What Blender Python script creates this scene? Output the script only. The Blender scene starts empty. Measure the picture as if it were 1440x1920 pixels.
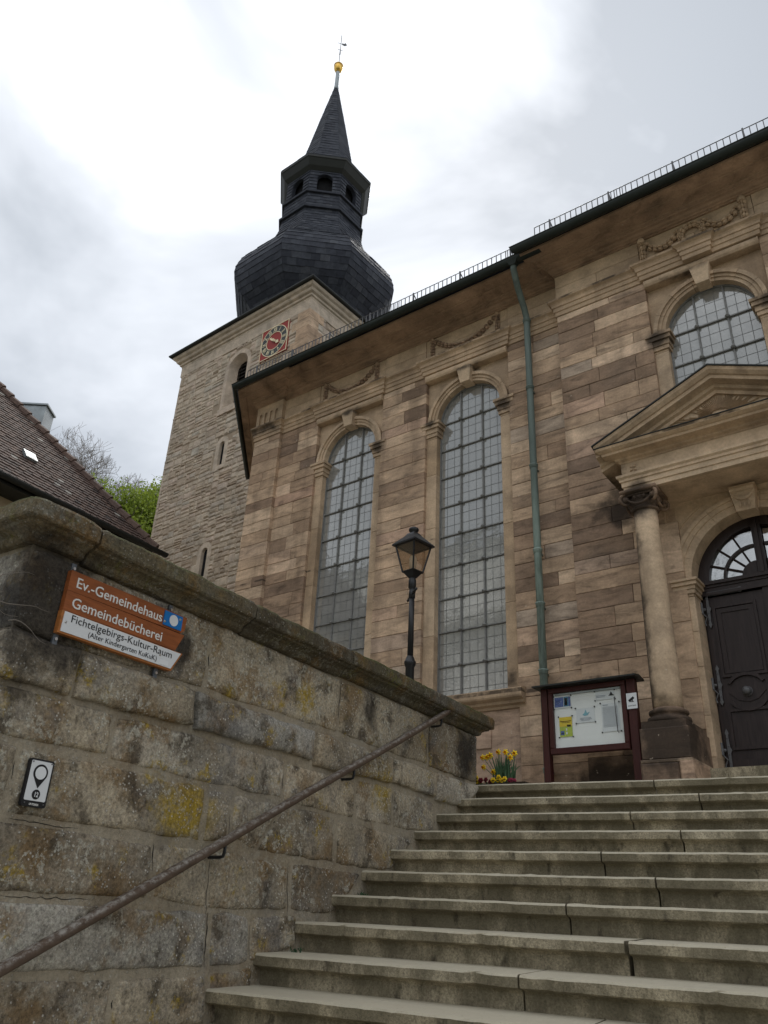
import bpy, math, random
from mathutils import Vector, Matrix, noise as mnoise

PI = math.pi
rad = math.radians
scn = bpy.context.scene
COL = scn.collection

# ------------------------------------------------------------------ camera
RX = Vector((0.80537961, 0.59120005, 0.04296733))      # right
RD = Vector((-0.23574087, 0.3859654, -0.89188393))     # down
RF = Vector((-0.54386573, 0.70817598, 0.45021868))     # forward
cam_d = bpy.data.cameras.new('camera')
cam = bpy.data.objects.new('camera', cam_d)
COL.objects.link(cam)
cam.matrix_world = Matrix(((RX.x, -RD.x, -RF.x, 0), (RX.y, -RD.y, -RF.y, 0), (RX.z, -RD.z, -RF.z, 0), (0, 0, 0, 1)))
cam_d.sensor_fit = 'AUTO'
cam_d.sensor_width = 36.0
cam_d.lens = 36.0 * 1499.57 / 1920.0
cam_d.clip_start = 0.05
cam_d.clip_end = 2000
scn.camera = cam
scn.render.resolution_x = 768
scn.render.resolution_y = 1024

# ------------------------------------------------------------------ sky, sun, exposure
scn.view_settings.view_transform = 'Standard'
scn.view_settings.look = 'None'
scn.view_settings.gamma = 1.0
scn.view_settings.exposure = 1.0
scn.view_settings.use_curve_mapping = False
SUN_EL, SUN_AZ = rad(51.0), rad(-27.0)                 # azimuth from +Y towards +X
world = bpy.data.worlds.new('World')
scn.world = world
world.use_nodes = True
wn, wl = world.node_tree.nodes, world.node_tree.links
wn.clear()
w_out = wn.new('ShaderNodeOutputWorld')
w_bg = wn.new('ShaderNodeBackground')
w_bg.inputs['Strength'].default_value = 0.105
w_sky = wn.new('ShaderNodeTexSky')
w_sky.sky_type = 'NISHITA'
w_sky.sun_disc = False
w_sky.sun_elevation = SUN_EL
w_sky.sun_rotation = SUN_AZ
w_sky.altitude = 400
w_tc = wn.new('ShaderNodeTexCoord')
w_map = wn.new('ShaderNodeMapping')
w_map.inputs['Location'].default_value = (0.85, 8.35, 7.36)
w_map.inputs['Scale'].default_value = (1.0, 1.0, 1.55)
wl.new(w_tc.outputs['Generated'], w_map.inputs['Vector'])
w_n1 = wn.new('ShaderNodeTexNoise')
w_n1.inputs['Scale'].default_value = 1.45
w_n1.inputs['Detail'].default_value = 6.0
w_n1.inputs['Roughness'].default_value = 0.52
w_n1.inputs['Distortion'].default_value = 0.5
wl.new(w_map.outputs['Vector'], w_n1.inputs['Vector'])
w_r1 = wn.new('ShaderNodeValToRGB')                    # overcast cloud: grey-blue to white
er = w_r1.color_ramp
er.elements[0].position = 0.39
er.elements[0].color = (2.55, 2.75, 3.0, 1)
er.elements[1].position = 0.69
er.elements[1].color = (8.8, 8.9, 9.05, 1)
em = er.elements.new(0.53)
em.color = (4.4, 4.6, 4.9, 1)
wl.new(w_n1.outputs['Fac'], w_r1.inputs['Fac'])
# the veiled sun brightens the cloud round it
w_dot = wn.new('ShaderNodeVectorMath')
w_dot.operation = 'DOT_PRODUCT'
sun_v = Vector((math.sin(SUN_AZ) * math.cos(SUN_EL), math.cos(SUN_AZ) * math.cos(SUN_EL), math.sin(SUN_EL)))
w_dot.inputs[1].default_value = sun_v
wl.new(w_tc.outputs['Generated'], w_dot.inputs[0])
w_mr = wn.new('ShaderNodeMapRange')
w_mr.interpolation_type = 'SMOOTHSTEP'
w_mr.inputs['From Min'].default_value = 0.93
w_mr.inputs['From Max'].default_value = 1.0
w_mr.inputs['To Min'].default_value = 1.0
w_mr.inputs['To Max'].default_value = 1.12
wl.new(w_dot.outputs['Value'], w_mr.inputs['Value'])
w_mul = wn.new('ShaderNodeVectorMath')
w_mul.operation = 'SCALE'
wl.new(w_r1.outputs['Color'], w_mul.inputs[0])
wl.new(w_mr.outputs['Result'], w_mul.inputs['Scale'])
w_mix = wn.new('ShaderNodeMixRGB')
w_mix.inputs['Fac'].default_value = 0.95
wl.new(w_sky.outputs['Color'], w_mix.inputs['Color1'])
wl.new(w_mul.outputs['Vector'], w_mix.inputs['Color2'])
wl.new(w_mix.outputs['Color'], w_bg.inputs['Color'])
wl.new(w_bg.outputs['Background'], w_out.inputs['Surface'])

sun_d = bpy.data.lights.new('sun', 'SUN')
sun_d.energy = 1.4
sun_d.angle = rad(24)
sun_d.color = (1.0, 0.96, 0.9)
sun = bpy.data.objects.new('sun', sun_d)
COL.objects.link(sun)
sun.location = (0, 0, 40)
sun.rotation_euler = (-sun_v).to_track_quat('-Z', 'Y').to_euler()

scn.cycles.use_denoising = True
scn.cycles.denoising_prefilter = 'ACCURATE'
scn.cycles.denoising_input_passes = 'RGB_ALBEDO_NORMAL'
scn.cycles.max_bounces = 6

# ------------------------------------------------------------------ materials
class NT:
    def __init__(s, name):
        s.m = bpy.data.materials.new(name)
        s.m.use_nodes = True
        s.nt = s.m.node_tree
        s.nt.nodes.clear()
        s.out = s.n('OutputMaterial')
        s.b = s.n('BsdfPrincipled')
        s.l(s.b.outputs[0], s.out.inputs[0])
        s.b.inputs['Roughness'].default_value = 0.85
        s.b.inputs['Specular IOR Level'].default_value = 0.25
    def n(s, t):
        return s.nt.nodes.new('ShaderNode' + t)
    def l(s, a, b):
        s.nt.links.new(a, b)
    def put(s, sock, v):
        if hasattr(v, 'links') or hasattr(v, 'is_linked'):
            s.l(v, sock)
        else:
            if isinstance(v, tuple) and len(v) == 3 and sock.type == 'RGBA':
                v = (*v, 1)
            sock.default_value = v
    def pos(s):
        return s.n('NewGeometry').outputs['Position']
    def attr(s, nm='tint'):
        a = s.n('Attribute')
        a.attribute_name = nm
        return a.outputs['Fac']
    def mapping(s, v, scale=(1, 1, 1), rot=(0, 0, 0), loc=(0, 0, 0)):
        m = s.n('Mapping')
        s.l(v, m.inputs['Vector'])
        s.put(m.inputs['Scale'], scale)
        s.put(m.inputs['Rotation'], rot)
        s.put(m.inputs['Location'], loc)
        return m.outputs[0]
    def noise(s, v, scale, detail=4, rough=.55, dist=0.):
        t = s.n('TexNoise')
        s.l(v, t.inputs['Vector'])
        t.inputs['Scale'].default_value = scale
        t.inputs['Detail'].default_value = detail
        t.inputs['Roughness'].default_value = rough
        t.inputs['Distortion'].default_value = dist
        return t.outputs['Fac']
    def vor(s, v, scale, feat='F1', out='Distance', rnd=1.):
        t = s.n('TexVoronoi')
        t.feature = feat
        s.l(v, t.inputs['Vector'])
        t.inputs['Scale'].default_value = scale
        t.inputs['Randomness'].default_value = rnd
        return t.outputs[out]
    def ramp(s, f, stops):
        r = s.n('ValToRGB')
        e = r.color_ramp.elements
        while len(e) < len(stops):
            e.new(.5)
        for q, (p, c) in zip(e, stops):
            q.position = p
            q.color = (*c, 1) if isinstance(c, tuple) else (c, c, c, 1)
        s.put(r.inputs['Fac'], f)
        return r.outputs['Color']
    def rng(s, f, a, b, c=0., d=1.):
        m = s.n('MapRange')
        m.interpolation_type = 'SMOOTHSTEP'
        s.put(m.inputs['Value'], f)
        for k, v in zip(('From Min', 'From Max', 'To Min', 'To Max'), (a, b, c, d)):
            m.inputs[k].default_value = v
        return m.outputs[0]
    def mix(s, f, a, b, mode='MIX'):
        m = s.n('MixRGB')
        m.blend_type = mode
        s.put(m.inputs['Fac'], f)
        s.put(m.inputs['Color1'], a)
        s.put(m.inputs['Color2'], b)
        return m.outputs[0]
    def math(s, op, a, b=0.):
        m = s.n('Math')
        m.operation = op
        s.put(m.inputs[0], a)
        s.put(m.inputs[1], b)
        return m.outputs[0]
    def vmath(s, op, a, b):
        m = s.n('VectorMath')
        m.operation = op
        s.put(m.inputs[0], a)
        s.put(m.inputs[1], b)
        return m
    def bump(s, h, strength=.5, dist=.01):
        b = s.n('Bump')
        b.inputs['Strength'].default_value = strength
        b.inputs['Distance'].default_value = dist
        s.put(b.inputs['Height'], h)
        s.l(b.outputs[0], s.b.inputs['Normal'])
    def color(s, c):
        s.put(s.b.inputs['Base Color'], c)
    def near(s, p, c, r0, r1, wob, scale=(1, 1, 1)):
        # 1 inside a ragged patch round point c, 0 outside
        d = s.vmath('SUBTRACT', p, c).outputs[0]
        d = s.vmath('MULTIPLY', d, scale).outputs[0]
        ln = s.n('VectorMath')
        ln.operation = 'LENGTH'
        s.l(d, ln.inputs[0])
        v = s.math('ADD', ln.outputs['Value'], s.math('MULTIPLY', s.math('SUBTRACT', wob, .5), (r1 - r0) * 2.2))
        return s.rng(v, r0, r1, 1., 0.)

def plain(name, c, rough=.6, metal=0., spec=.3, var=.15, scale=6., bumpd=0.):
    t = NT(name)
    n = t.noise(t.pos(), scale, 5, .6)
    t.color(t.mix(1, c, t.ramp(n, [(.25, 1 - var), (.75, 1 + var * .6)]), 'MULTIPLY'))
    t.b.inputs['Roughness'].default_value = rough
    t.b.inputs['Metallic'].default_value = metal
    t.b.inputs['Specular IOR Level'].default_value = spec
    if bumpd:
        t.bump(t.noise(t.pos(), scale * 6, 4, .6), .5, bumpd)
    return t.m

def mat_ashlar(name, trim=False, clean=False):
    t = NT(name)
    p = t.pos()
    tint = t.attr()
    off = t.n('CombineXYZ')
    t.l(t.math('MULTIPLY', tint, 91.), off.inputs[0])
    t.l(t.math('MULTIPLY', tint, 37.), off.inputs[2])
    q = t.vmath('ADD', p, off.outputs[0]).outputs[0]
    if trim:
        base = t.ramp(tint, [(0., (.37, .285, .19)), (.5, (.44, .35, .245)), (1., (.50, .41, .295))])
    else:
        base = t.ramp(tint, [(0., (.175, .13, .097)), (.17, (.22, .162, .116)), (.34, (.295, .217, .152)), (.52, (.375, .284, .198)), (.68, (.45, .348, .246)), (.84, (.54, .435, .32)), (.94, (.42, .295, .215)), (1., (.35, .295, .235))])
    # bedding veins, tilted differently in every block
    rot = t.n('CombineXYZ')
    t.l(t.math('MULTIPLY', t.math('SUBTRACT', tint, .5), 1.1), rot.inputs[1])
    mp = t.n('Mapping')
    t.l(q, mp.inputs['Vector'])
    t.l(rot.outputs[0], mp.inputs['Rotation'])
    mp.inputs['Scale'].default_value = (1.3, 1.3, 3. if trim else 5.)
    vein = t.noise(mp.outputs[0], 1.7, 5, .62, 1.1)
    col = t.mix(1, base, t.ramp(vein, [(.28, .8), (.5, 1.), (.72, 1.12)] if trim else [(.3, .52), (.42, .84), (.5, 1.), (.62, 1.14), (.72, 1.32)]), 'MULTIPLY')
    blot = t.noise(q, 2.3, 4, .55)
    col = t.mix(1, col, t.ramp(blot, [(.3, .72), (.65, 1.15)]), 'MULTIPLY')
    # rain streaks and soot in broad vertical fields
    st = t.noise(t.mapping(p, (2.4, 2.4, .35)), 1.2, 5, .6)
    grime = t.rng(st, .5, .72)
    col = t.mix(t.math('MULTIPLY', grime, .12 if clean else .4 if trim else .42), col, (.10, .075, .052))
    big = t.noise(p, .55, 3, .5)
    col = t.mix(t.rng(big, .46, .66, 0., .32), col, (.17, .125, .085))
    col = t.mix(t.rng(t.noise(t.mapping(p, (1, 1, 1.6), (0, 0, 0), (7, 3, 1)), 1.1, 5, .62), .5, .66, 0., .18), col, (.20, .17, .14))
    wob = t.noise(p, 4.5, 4, .6)
    soot = None
    for c, r0, r1, sc in (((-3.02, 8.9, 4.72), .12, .40, (.75, .4, 1.15)), ((-9.9, 9.0, 8.30), .05, .26, (.55, .5, 1.6)), ((-3.4, 8.9, 1.30), .25, .55, (.65, .4, 1.)),
                          ((-2.62, 8.3, 1.70), .24, .46, (1., .6, .95)), ((-2.66, 8.3, 4.46), .1, .3, (1., .7, 1.)), 
                           ((-4.80, 9.1, 7.06), .03, .17, (.8, .5, .9)), ((-6.14, 9.1, 7.16), .0, .09, (.6, .5, 1.)), ((-7.2, 9.1, 7.08), .03, .16, (.8, .5, .9)), ((-2.36, 8.93, 7.08), .05, .18, (.8, .5, .9)), ((-.96, 8.93, 7.08), .06, .2, (.8, .5, .9)), ((-4.80, 9.1, 2.8), .0, .14, (1, .5, .7)), ((-5.45, 9.0, 7.98), .01, .12, (.25, .4, 1.5)), ((-7.9, 9.0, 7.98), .01, .12, (.25, .4, 1.5)), ((-1.9, 8.8, 7.98), .01, .12, (.25, .4, 1.5)), ((-2.79, 8.38, 3.0), .05, .27, (2., .8, .09))):
        m = t.near(p, c, r0, r1, wob, sc)
        soot = m if soot is None else t.math('MAXIMUM', soot, m)
    # sooty crust on the weathered upper edges of string course and sill
    sz = t.n('SeparateXYZ')
    t.l(p, sz.inputs[0])
    for zc, hw_ in ((8.372, .022), (2.61, .03), (5.11, .02)):
        dz = t.math('ABSOLUTE', t.math('SUBTRACT', sz.outputs[2], zc))
        soot = t.math('MAXIMUM', soot, t.math('MULTIPLY', t.rng(dz, hw_ * .6, hw_, 1., 0.), t.rng(t.noise(p, 2.6, 4, .65), .44, .6, 0., .9)))
    col = t.mix(t.math('MULTIPLY', soot, .86), col, (.022, .018, .015))
    # small pale lichen and bird-lime flecks
    fl = t.rng(t.noise(p, 13, 2, .5), .73, .76)
    col = t.mix(t.math('MULTIPLY', fl, .55), col, (.42, .38, .31))
    grain = t.noise(p, 38, 5, .72)
    col = t.mix(1, col, t.ramp(grain, [(.3, .84), (.7, 1.15)]), 'MULTIPLY')
    col = t.mix(1, col, (1.14, 1.06, 1.02), 'MULTIPLY')
    t.color(col)
    h = t.math('ADD', t.math('MULTIPLY', vein, .7), t.math('ADD', t.math('MULTIPLY', grain, .25), t.math('MULTIPLY', wob, .5)))
    t.bump(h, .55, .012)
    return t.m

def mat_rubble(name):
    t = NT(name)
    p = t.pos()
    tint = t.attr()
    base = t.ramp(tint, [(0., (.40, .315, .235)), (.3, (.48, .395, .30)), (.55, (.53, .445, .345)), (.8, (.50, .395, .31)), (1., (.45, .40, .325))])
    n = t.noise(p, 5., 5, .6)
    col = t.mix(1, base, t.ramp(n, [(.3, .72), (.7, 1.18)]), 'MULTIPLY')
    col = t.mix(t.rng(t.noise(p, .9, 3, .5), .5, .7, 0., .35), col, (.24, .215, .18))
    t.color(col)
    t.bump(t.noise(p, 14, 5, .65), .7, .03)
    return t.m

def mat_wallstone(name, coping=False, mortar=False):
    t = NT(name)
    p = t.pos()
    tint = t.attr()
    wob = t.noise(p, 6., 5, .62)
    if coping:
        base = t.ramp(tint, [(0., (.06, .05, .034)), (.5, (.09, .074, .048)), (1., (.15, .122, .08))])
    else:
        base = t.ramp(tint, [(0., (.18, .152, .115)), (.3, (.265, .225, .165)), (.6, (.33, .285, .21)), (.8, (.40, .345, .26)), (1., (.26, .248, .22))])
    if mortar: base = (.30, .26, .195)
    big = t.noise(p, 1.9, 4, .6, .4)
    col = t.mix(1, base, t.ramp(big, [(.28, .8), (.5, 1.), (.72, 1.15)] if mortar else [(.28, .55), (.5, 1.), (.72, 1.4)]), 'MULTIPLY')
    # rusty brown and mossy ochre films
    col = t.mix(t.rng(t.noise(t.mapping(p, (1, 1, 1), (0, 0, 0), (5, 2, 9)), 3.4, 5, .68), .47, .66, 0., .3 if mortar else .72), col, (.16, .095, .035))
    col = t.mix(t.rng(t.noise(t.mapping(p, (1, 1, 1), (0, 0, 0), (1, 7, 3)), 2.6, 6, .68), .5, .68, 0., .4 if mortar else .75), col, (.13, .124, .12))
    col = t.mix(t.rng(t.noise(t.mapping(p, (1, 1, 1), (0, 0, 0), (4, 9, 6)), 5.5, 6, .7), .5, .64, 0., .25 if mortar else .78), col, (.06, .048, .034))
    och = t.rng(t.noise(t.mapping(p, (1, 1, 1), (0, 0, 0), (8, 1, 4)), 4.2, 6, .7), .55, .66, 0., .8)
    och = t.math('MULTIPLY', och, t.rng(t.noise(p, 34, 3, .6), .42, .58))
    for c, r0, r1, sc in (((-3.5, 2.98, .44), .08, .30, (1, 1, 1.5)), ((-3.58, 3.9, 1.25), .02, .16, (1, 1, 1)), ((-3.55, 3.2, 1.14), .01, .08, (1, 1, 1)), ((-3.62, 4.9, .8), .02, .2, (1, 1, 1))):
        och = t.math('MAXIMUM', och, t.math('MULTIPLY', t.near(p, c, r0, r1, wob, sc), t.rng(t.noise(p, 26, 4, .65), .34, .52, .25, .92)))
    if mortar: och = t.math('MULTIPLY', och, .25)
    col = t.mix(och, col, (.30, .21, .025) if not coping else (.11, .105, .03))
    # grey crustose lichen and white flecks
    lz = t.rng(t.noise(t.mapping(p, (1, 1, 1), (0, 0, 0), (2, 4, 1)), 2.2, 3, .5), .42, .6)
    g = t.rng(t.noise(p, 24, 6, .75, .3), .53, .57)
    col = t.mix(t.math('MULTIPLY', t.math('MULTIPLY', g, lz), .35 if mortar else .8), col, (.36, .345, .29) if not coping else (.16, .15, .12))
    v = t.vor(p, 46)
    sp = t.math('MULTIPLY', t.rng(v, .20, .28, 1., 0.), t.rng(t.noise(p, 7, 4, .65), .47, .54))
    col = t.mix(t.math('MULTIPLY', sp, (.35 if mortar else .75) if not coping else .3), col, (.50, .48, .43))
    if coping:
        up = t.n('SeparateXYZ')
        t.l(t.n('NewGeometry').outputs['Normal'], up.inputs[0])
        moss = t.math('MULTIPLY', t.rng(up.outputs[2], -.1, .6, .15, .9), t.rng(big, .4, .62))
        col = t.mix(moss, col, (.055, .06, .016))
    # soot on the end piers
    soot = None
    for c, r0, r1, sc in (((-3.43, 1.9, 1.24), .15, .33, (1, 1, .7)), ((-3.5, 2.78, 1.27), .02, .13, (1, 1, .8)), ((-3.75, 6.2, 1.3), .1, .3, (1, 1, 1)), ((-3.5, 2.62, 1.2), .02, .1, (1, 1, .5)), ((-3.6, 4.7, 1.33), .02, .15, (1, 1, .6))):
        m = t.near(p, c, r0, r1, wob, sc)
        soot = m if soot is None else t.math('MAXIMUM', soot, m)
    col = t.mix(t.math('MULTIPLY', soot, .85), col, (.016, .014, .013))
    grain = t.noise(p, 62, 6, .78)
    col = t.mix(1, col, t.ramp(grain, [(.34, .8), (.5, 1.), (.66, 1.2)] if mortar else [(.34, .5), (.5, 1.), (.66, 1.5)]), 'MULTIPLY')
    t.color(col)
    t.b.inputs['Roughness'].default_value = .92
    h = t.math('ADD', t.math('MULTIPLY', t.noise(p, 14, 6, .7), 1.), t.math('ADD', t.math('MULTIPLY', grain, .2), t.math('MULTIPLY', sp, .25)))
    t.bump(h, .85, .022)
    return t.m

def mat_step(name):
    t = NT(name)
    p = t.pos()
    tint = t.attr()
    base = t.ramp(tint, [(0., (.35, .30, .205)), (1., (.415, .362, .26))])
    sp = t.noise(p, 95, 4, .75)
    col = t.mix(1, base, t.ramp(sp, [(.36, .6), (.5, 1.), (.66, 1.35)]), 'MULTIPLY')
    col = t.mix(1, col, t.ramp(t.noise(p, 1.6, 4, .6), [(.3, .72), (.7, 1.15)]), 'MULTIPLY')
    col = t.mix(1, col, t.ramp(t.noise(t.mapping(p, (1, 1, 1), (0, 0, 0), (6, 1, 5)), 7, 6, .7), [(.32, .66), (.5, 1.), (.68, 1.18)]), 'MULTIPLY')
    n = t.noise(t.mapping(p, (1, 1, .5)), 3.2, 6, .66)
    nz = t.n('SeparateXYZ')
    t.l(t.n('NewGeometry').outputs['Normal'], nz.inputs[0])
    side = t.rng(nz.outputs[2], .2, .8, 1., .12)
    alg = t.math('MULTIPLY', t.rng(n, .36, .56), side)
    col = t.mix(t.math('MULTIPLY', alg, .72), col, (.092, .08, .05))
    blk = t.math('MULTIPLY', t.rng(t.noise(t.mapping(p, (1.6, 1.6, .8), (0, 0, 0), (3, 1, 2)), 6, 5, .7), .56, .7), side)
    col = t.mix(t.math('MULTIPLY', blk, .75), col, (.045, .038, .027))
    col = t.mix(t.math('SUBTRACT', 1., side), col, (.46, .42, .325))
    col = t.mix(t.rng(t.noise(p, 30, 4, .6), .64, .72, 0., .4), col, (.13, .115, .075))
    t.color(col)
    t.bump(t.math('ADD', t.noise(p, 40, 5, .7), t.math('MULTIPLY', sp, .4)), .7, .008)
    return t.m

def mat_tinted(name, stops, rough=.5, bump=.004, scale=14., spec=.35, var=.25):
    t = NT(name)
    p = t.pos()
    col = t.ramp(t.attr(), stops)
    n = t.noise(p, scale, 5, .6)
    t.color(t.mix(1, col, t.ramp(n, [(.3, 1 - var), (.7, 1 + var)]), 'MULTIPLY'))
    t.b.inputs['Roughness'].default_value = rough
    t.b.inputs['Specular IOR Level'].default_value = spec
    t.bump(n, .5, bump)
    return t.m

def mat_copper(name):
    t = NT(name)
    p = t.pos()
    n = t.noise(t.mapping(p, (6, 6, 1.1)), 1.6, 5, .62)
    col = t.ramp(n, [(.3, (.11, .135, .12)), (.47, (.21, .27, .24)), (.6, (.29, .37, .335)), (.8, (.35, .42, .385))])
    sx = t.n('SeparateXYZ')
    t.l(p, sx.inputs[0])
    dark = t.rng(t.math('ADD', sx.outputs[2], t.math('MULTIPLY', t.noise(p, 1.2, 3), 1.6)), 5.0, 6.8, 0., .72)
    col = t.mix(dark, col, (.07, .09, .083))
    t.color(col)
    t.b.inputs['Roughness'].default_value = .55
    t.bump(n, .4, .004)
    return t.m

def mat_wood(name, c, grain_axis=(1, 9, 9), var=.3, rough=.6, worn=None):
    t = NT(name)
    p = t.pos()
    n = t.noise(t.mapping(p, grain_axis), 5., 5, .6, .4)
    col = t.mix(1, c, t.ramp(n, [(.3, 1 - var), (.7, 1 + var)]), 'MULTIPLY')
    if worn:
        w = t.rng(t.noise(p, 28, 6, .75), .40, .62)
        nz = t.n('SeparateXYZ')
        t.l(t.n('NewGeometry').outputs['Normal'], nz.inputs[0])
        col = t.mix(t.math('MULTIPLY', w, t.rng(nz.outputs[2], .0, .6, .05, .8)), col, worn)
    t.color(col)
    t.b.inputs['Roughness'].default_value = rough
    t.bump(n, .35, .004)
    return t.m

def mat_glass(name, refl=.34, tint=(.30, .32, .34), body=(.045, .05, .055), clear=0.):
    t = NT(name)
    t.nt.nodes.remove(t.b)
    g = t.n('BsdfGlossy')
    g.inputs['Roughness'].default_value = .075
    bp = t.n('Bump')
    bp.inputs['Strength'].default_value = .12
    bp.inputs['Distance'].default_value = .02
    t.l(t.noise(t.pos(), 5., 3, .5), bp.inputs['Height'])
    t.l(bp.outputs[0], g.inputs['Normal'])
    g.inputs['Color'].default_value = (.95, .95, .93, 1)
    d = t.n('BsdfDiffuse')
    tn = t.ramp(t.attr(), [(0., tuple(.92 * x for x in body)), (1., tuple(1.08 * x for x in body))])
    t.l(tn, d.inputs['Color'])
    base = d.outputs[0]
    if clear:
        tr = t.n('BsdfTransparent')
        tr.inputs['Color'].default_value = (*tint, 1)
        mx = t.n('MixShader')
        mx.inputs[0].default_value = clear
        t.l(base, mx.inputs[1])
        t.l(tr.outputs[0], mx.inputs[2])
        base = mx.outputs[0]
    lw = t.n('LayerWeight')
    lw.inputs['Blend'].default_value = .35
    f = t.math('ADD', t.math('MULTIPLY', lw.outputs['Facing'], .3), refl)
    m = t.n('MixShader')
    t.l(f, m.inputs[0])
    t.l(base, m.inputs[1])
    t.l(g.outputs[0], m.inputs[2])
    t.l(m.outputs[0], t.out.inputs[0])
    return t.m

def mat_leaf(name, stops, trans=.25):
    t = NT(name)
    n = t.noise(t.pos(), 3., 3, .5)
    c = t.ramp(n, stops)
    t.color(c)
    t.b.inputs['Roughness'].default_value = .6
    tl = t.n('BsdfTranslucent')
    t.l(c, tl.inputs['Color'])
    m = t.n('MixShader')
    m.inputs[0].default_value = trans
    t.l(t.b.outputs[0], m.inputs[1])
    t.l(tl.outputs[0], m.inputs[2])
    t.l(m.outputs[0], t.out.inputs[0])
    return t.m

M = dict(
    ashlar=mat_ashlar('sandstone_block'), trim=mat_ashlar('sandstone_moulding', True), pale=mat_ashlar('pale_sandstone_frieze', True, True),
    joint=plain('dark_joint', (.115, .086, .062), .95),
    rubble=mat_rubble('tower_rubble'), rubble_mortar=plain('tower_mortar', (.36, .285, .205), .95, var=.3, scale=4, bumpd=.01),
    wall=mat_wallstone('lichened_sandstone'), coping=mat_wallstone('weathered_coping', True),
    mortar=mat_wallstone('lime_mortar', False, True),
    step=mat_step('granite_step'),
    slate=mat_tinted('slate', [(0., (.028, .031, .041)), (.5, (.039, .043, .055)), (.9, (.05, .055, .068)), (1., (.066, .07, .082))], .62, .006, 9., .12),
    tile=mat_tinted('clay_roof_tile', [(0., (.045, .034, .03)), (.5, (.09, .058, .047)), (.93, (.12, .076, .058)), (.95, (.28, .26, .23)), (1., (.3, .28, .25))], .8, .006, 12.),
    copper=mat_copper('verdigris_copper'), gutter=plain('dark_gutter', (.017, .024, .021), .45, var=.4, scale=3),
    lead=plain('lead_bar', (.19, .19, .185), .5, var=.3, scale=20), lead_net=plain('lead_came', (.19, .19, .188), .6),
    glass=mat_glass('leaded_glass', .15, body=(.25, .25, .237)), fanglass=mat_glass('fanlight_glass', .42),
    door=mat_wood('dark_door_wood', (.03, .021, .02), (9, 9, 1), .3, .42), iron=plain('grey_iron', (.12, .12, .125), .5, .3),
    black=plain('black_iron', (.010, .011, .013), .4, .0, .4, var=.2), amber=mat_glass('amber_lamp_glass', .03, (.88, .80, .71), (.22, .19, .15), .9),
    bulb=plain('frosted_bulb', (.55, .5, .42), .4),
    signwood=mat_wood('orange_sign_board', (.235, .072, .022), (6, 1.2, 9), .25, .5), signedge=mat_wood('sign_board_edge', (.33, .125, .035), (6, 1, 9), .2, .5),
    white=plain('white_enamel', (.62, .64, .66), .35, var=.06), letter=plain('pale_letter_paint', (.66, .66, .64), .5, var=.08),
    blackp=plain('black_print', (.012, .012, .014), .5, var=.05), blue=plain('blue_enamel', (.005, .14, .42), .35, var=.06),
    screw=plain('screw_metal', (.5, .5, .5), .3, .9), bracket=plain('grey_bracket', (.12, .135, .155), .45, .5),
    rail=mat_wood('worn_handrail_wood', (.08, .054, .038), (8, 1.2, 8), .2, .6, (.30, .28, .25)),
    maroon=mat_wood('maroon_stained_wood', (.047, .0125, .0105), (8, 8, 1), .2, .5), boardwhite=plain('white_pinboard', (.78, .785, .78), .5, var=.04),
    boardglass=mat_glass('board_glass', .015, (.96, .98, .97), (.3, .3, .3), .97),
    paper=plain('paper', (.66, .68, .70), .8, var=.03), paperblue=plain('blue_print', (.08, .13, .36), .6, var=.3, scale=30), cyan=plain('cyan_print', (.06, .2, .34), .6),
    yellow=plain('yellow_print', (.68, .5, .03), .6, var=.15), lime=plain('lime_print', (.38, .46, .05), .6, var=.2), orange=plain('orange_print', (.5, .1, .01), .6), greytext=plain('grey_print', (.33, .36, .42), .7), dove=plain('dove_print', (.2, .42, .5), .7),
    gold=plain('gilding', (.72, .45, .10), .28, .85, var=.2), goldpaint=plain('gold_paint', (.78, .68, .46), .5, .2), red=plain('clock_red', (.29, .032, .026), .6, var=.15), clockgrey=plain('clock_slate_ring', (.055, .06, .06), .6),
    dark=plain('dark_opening', (.006, .006, .007), .9), louvre=plain('louvre_wood', (.045, .036, .03), .8),
    zinc=plain('zinc_sheet', (.27, .30, .31), .42, .5, var=.35, scale=2.2), render=plain('cream_render', (.42, .34, .23), .9, var=.15), whitewash=plain('white_render', (.75, .75, .72), .9, var=.06), whitepaint=plain('white_paint', (.8, .8, .78), .6, var=.04),
    roofmetal=plain('dark_flashing', (.02, .022, .02), .5), skylight=plain('skylight_pane', (.2, .21, .22), .35, .0),
    bark=plain('bark', (.10, .085, .07), .9, var=.3), twig=plain('twig', (.21, .185, .165), .9), spring=mat_leaf('spring_leaf', [(.3, (.13, .19, .02)), (.7, (.27, .34, .045))], .4),
    blade=mat_leaf('daffodil_leaf', [(.3, (.04, .09, .045)), (.7, (.08, .15, .07))], .1), daff=plain('daffodil_yellow', (.82, .58, .015), .6), daffc=plain('daffodil_orange', (.72, .28, .005), .6),
    pansyy=plain('pansy_yellow', (.75, .5, .01), .6), pansyr=plain('pansy_dark_red', (.13, .003, .012), .6), pansym=plain('pansy_mark', (.03, .006, .004), .7), soil=plain('soil', (.035, .026, .018), .95, bumpd=.02),
    ground=plain('paving_ground', (.32, .29, .235), .95, var=.35, scale=3, bumpd=.01), hill=plain('hill_grass', (.05, .06, .022), .95, var=.5, scale=.6), vine=plain('dry_vine', (.16, .14, .12), .9),
)

# ------------------------------------------------------------------ mesh helpers
BASE = {}
rng = random.Random(11)
V3 = Vector

def tagp(o, label=None, cat=None, group=None, kind=None):
    if label: o['label'] = label
    if cat: o['category'] = cat
    if group: o['group'] = group
    if kind: o['kind'] = kind
    return o

def thing(name, loc, label, cat, group=None):
    o = bpy.data.objects.new(name, None)
    o.empty_display_size = .2
    COL.objects.link(o)
    o.location = loc
    BASE[o] = V3(loc)
    return tagp(o, label, cat, group)

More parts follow.
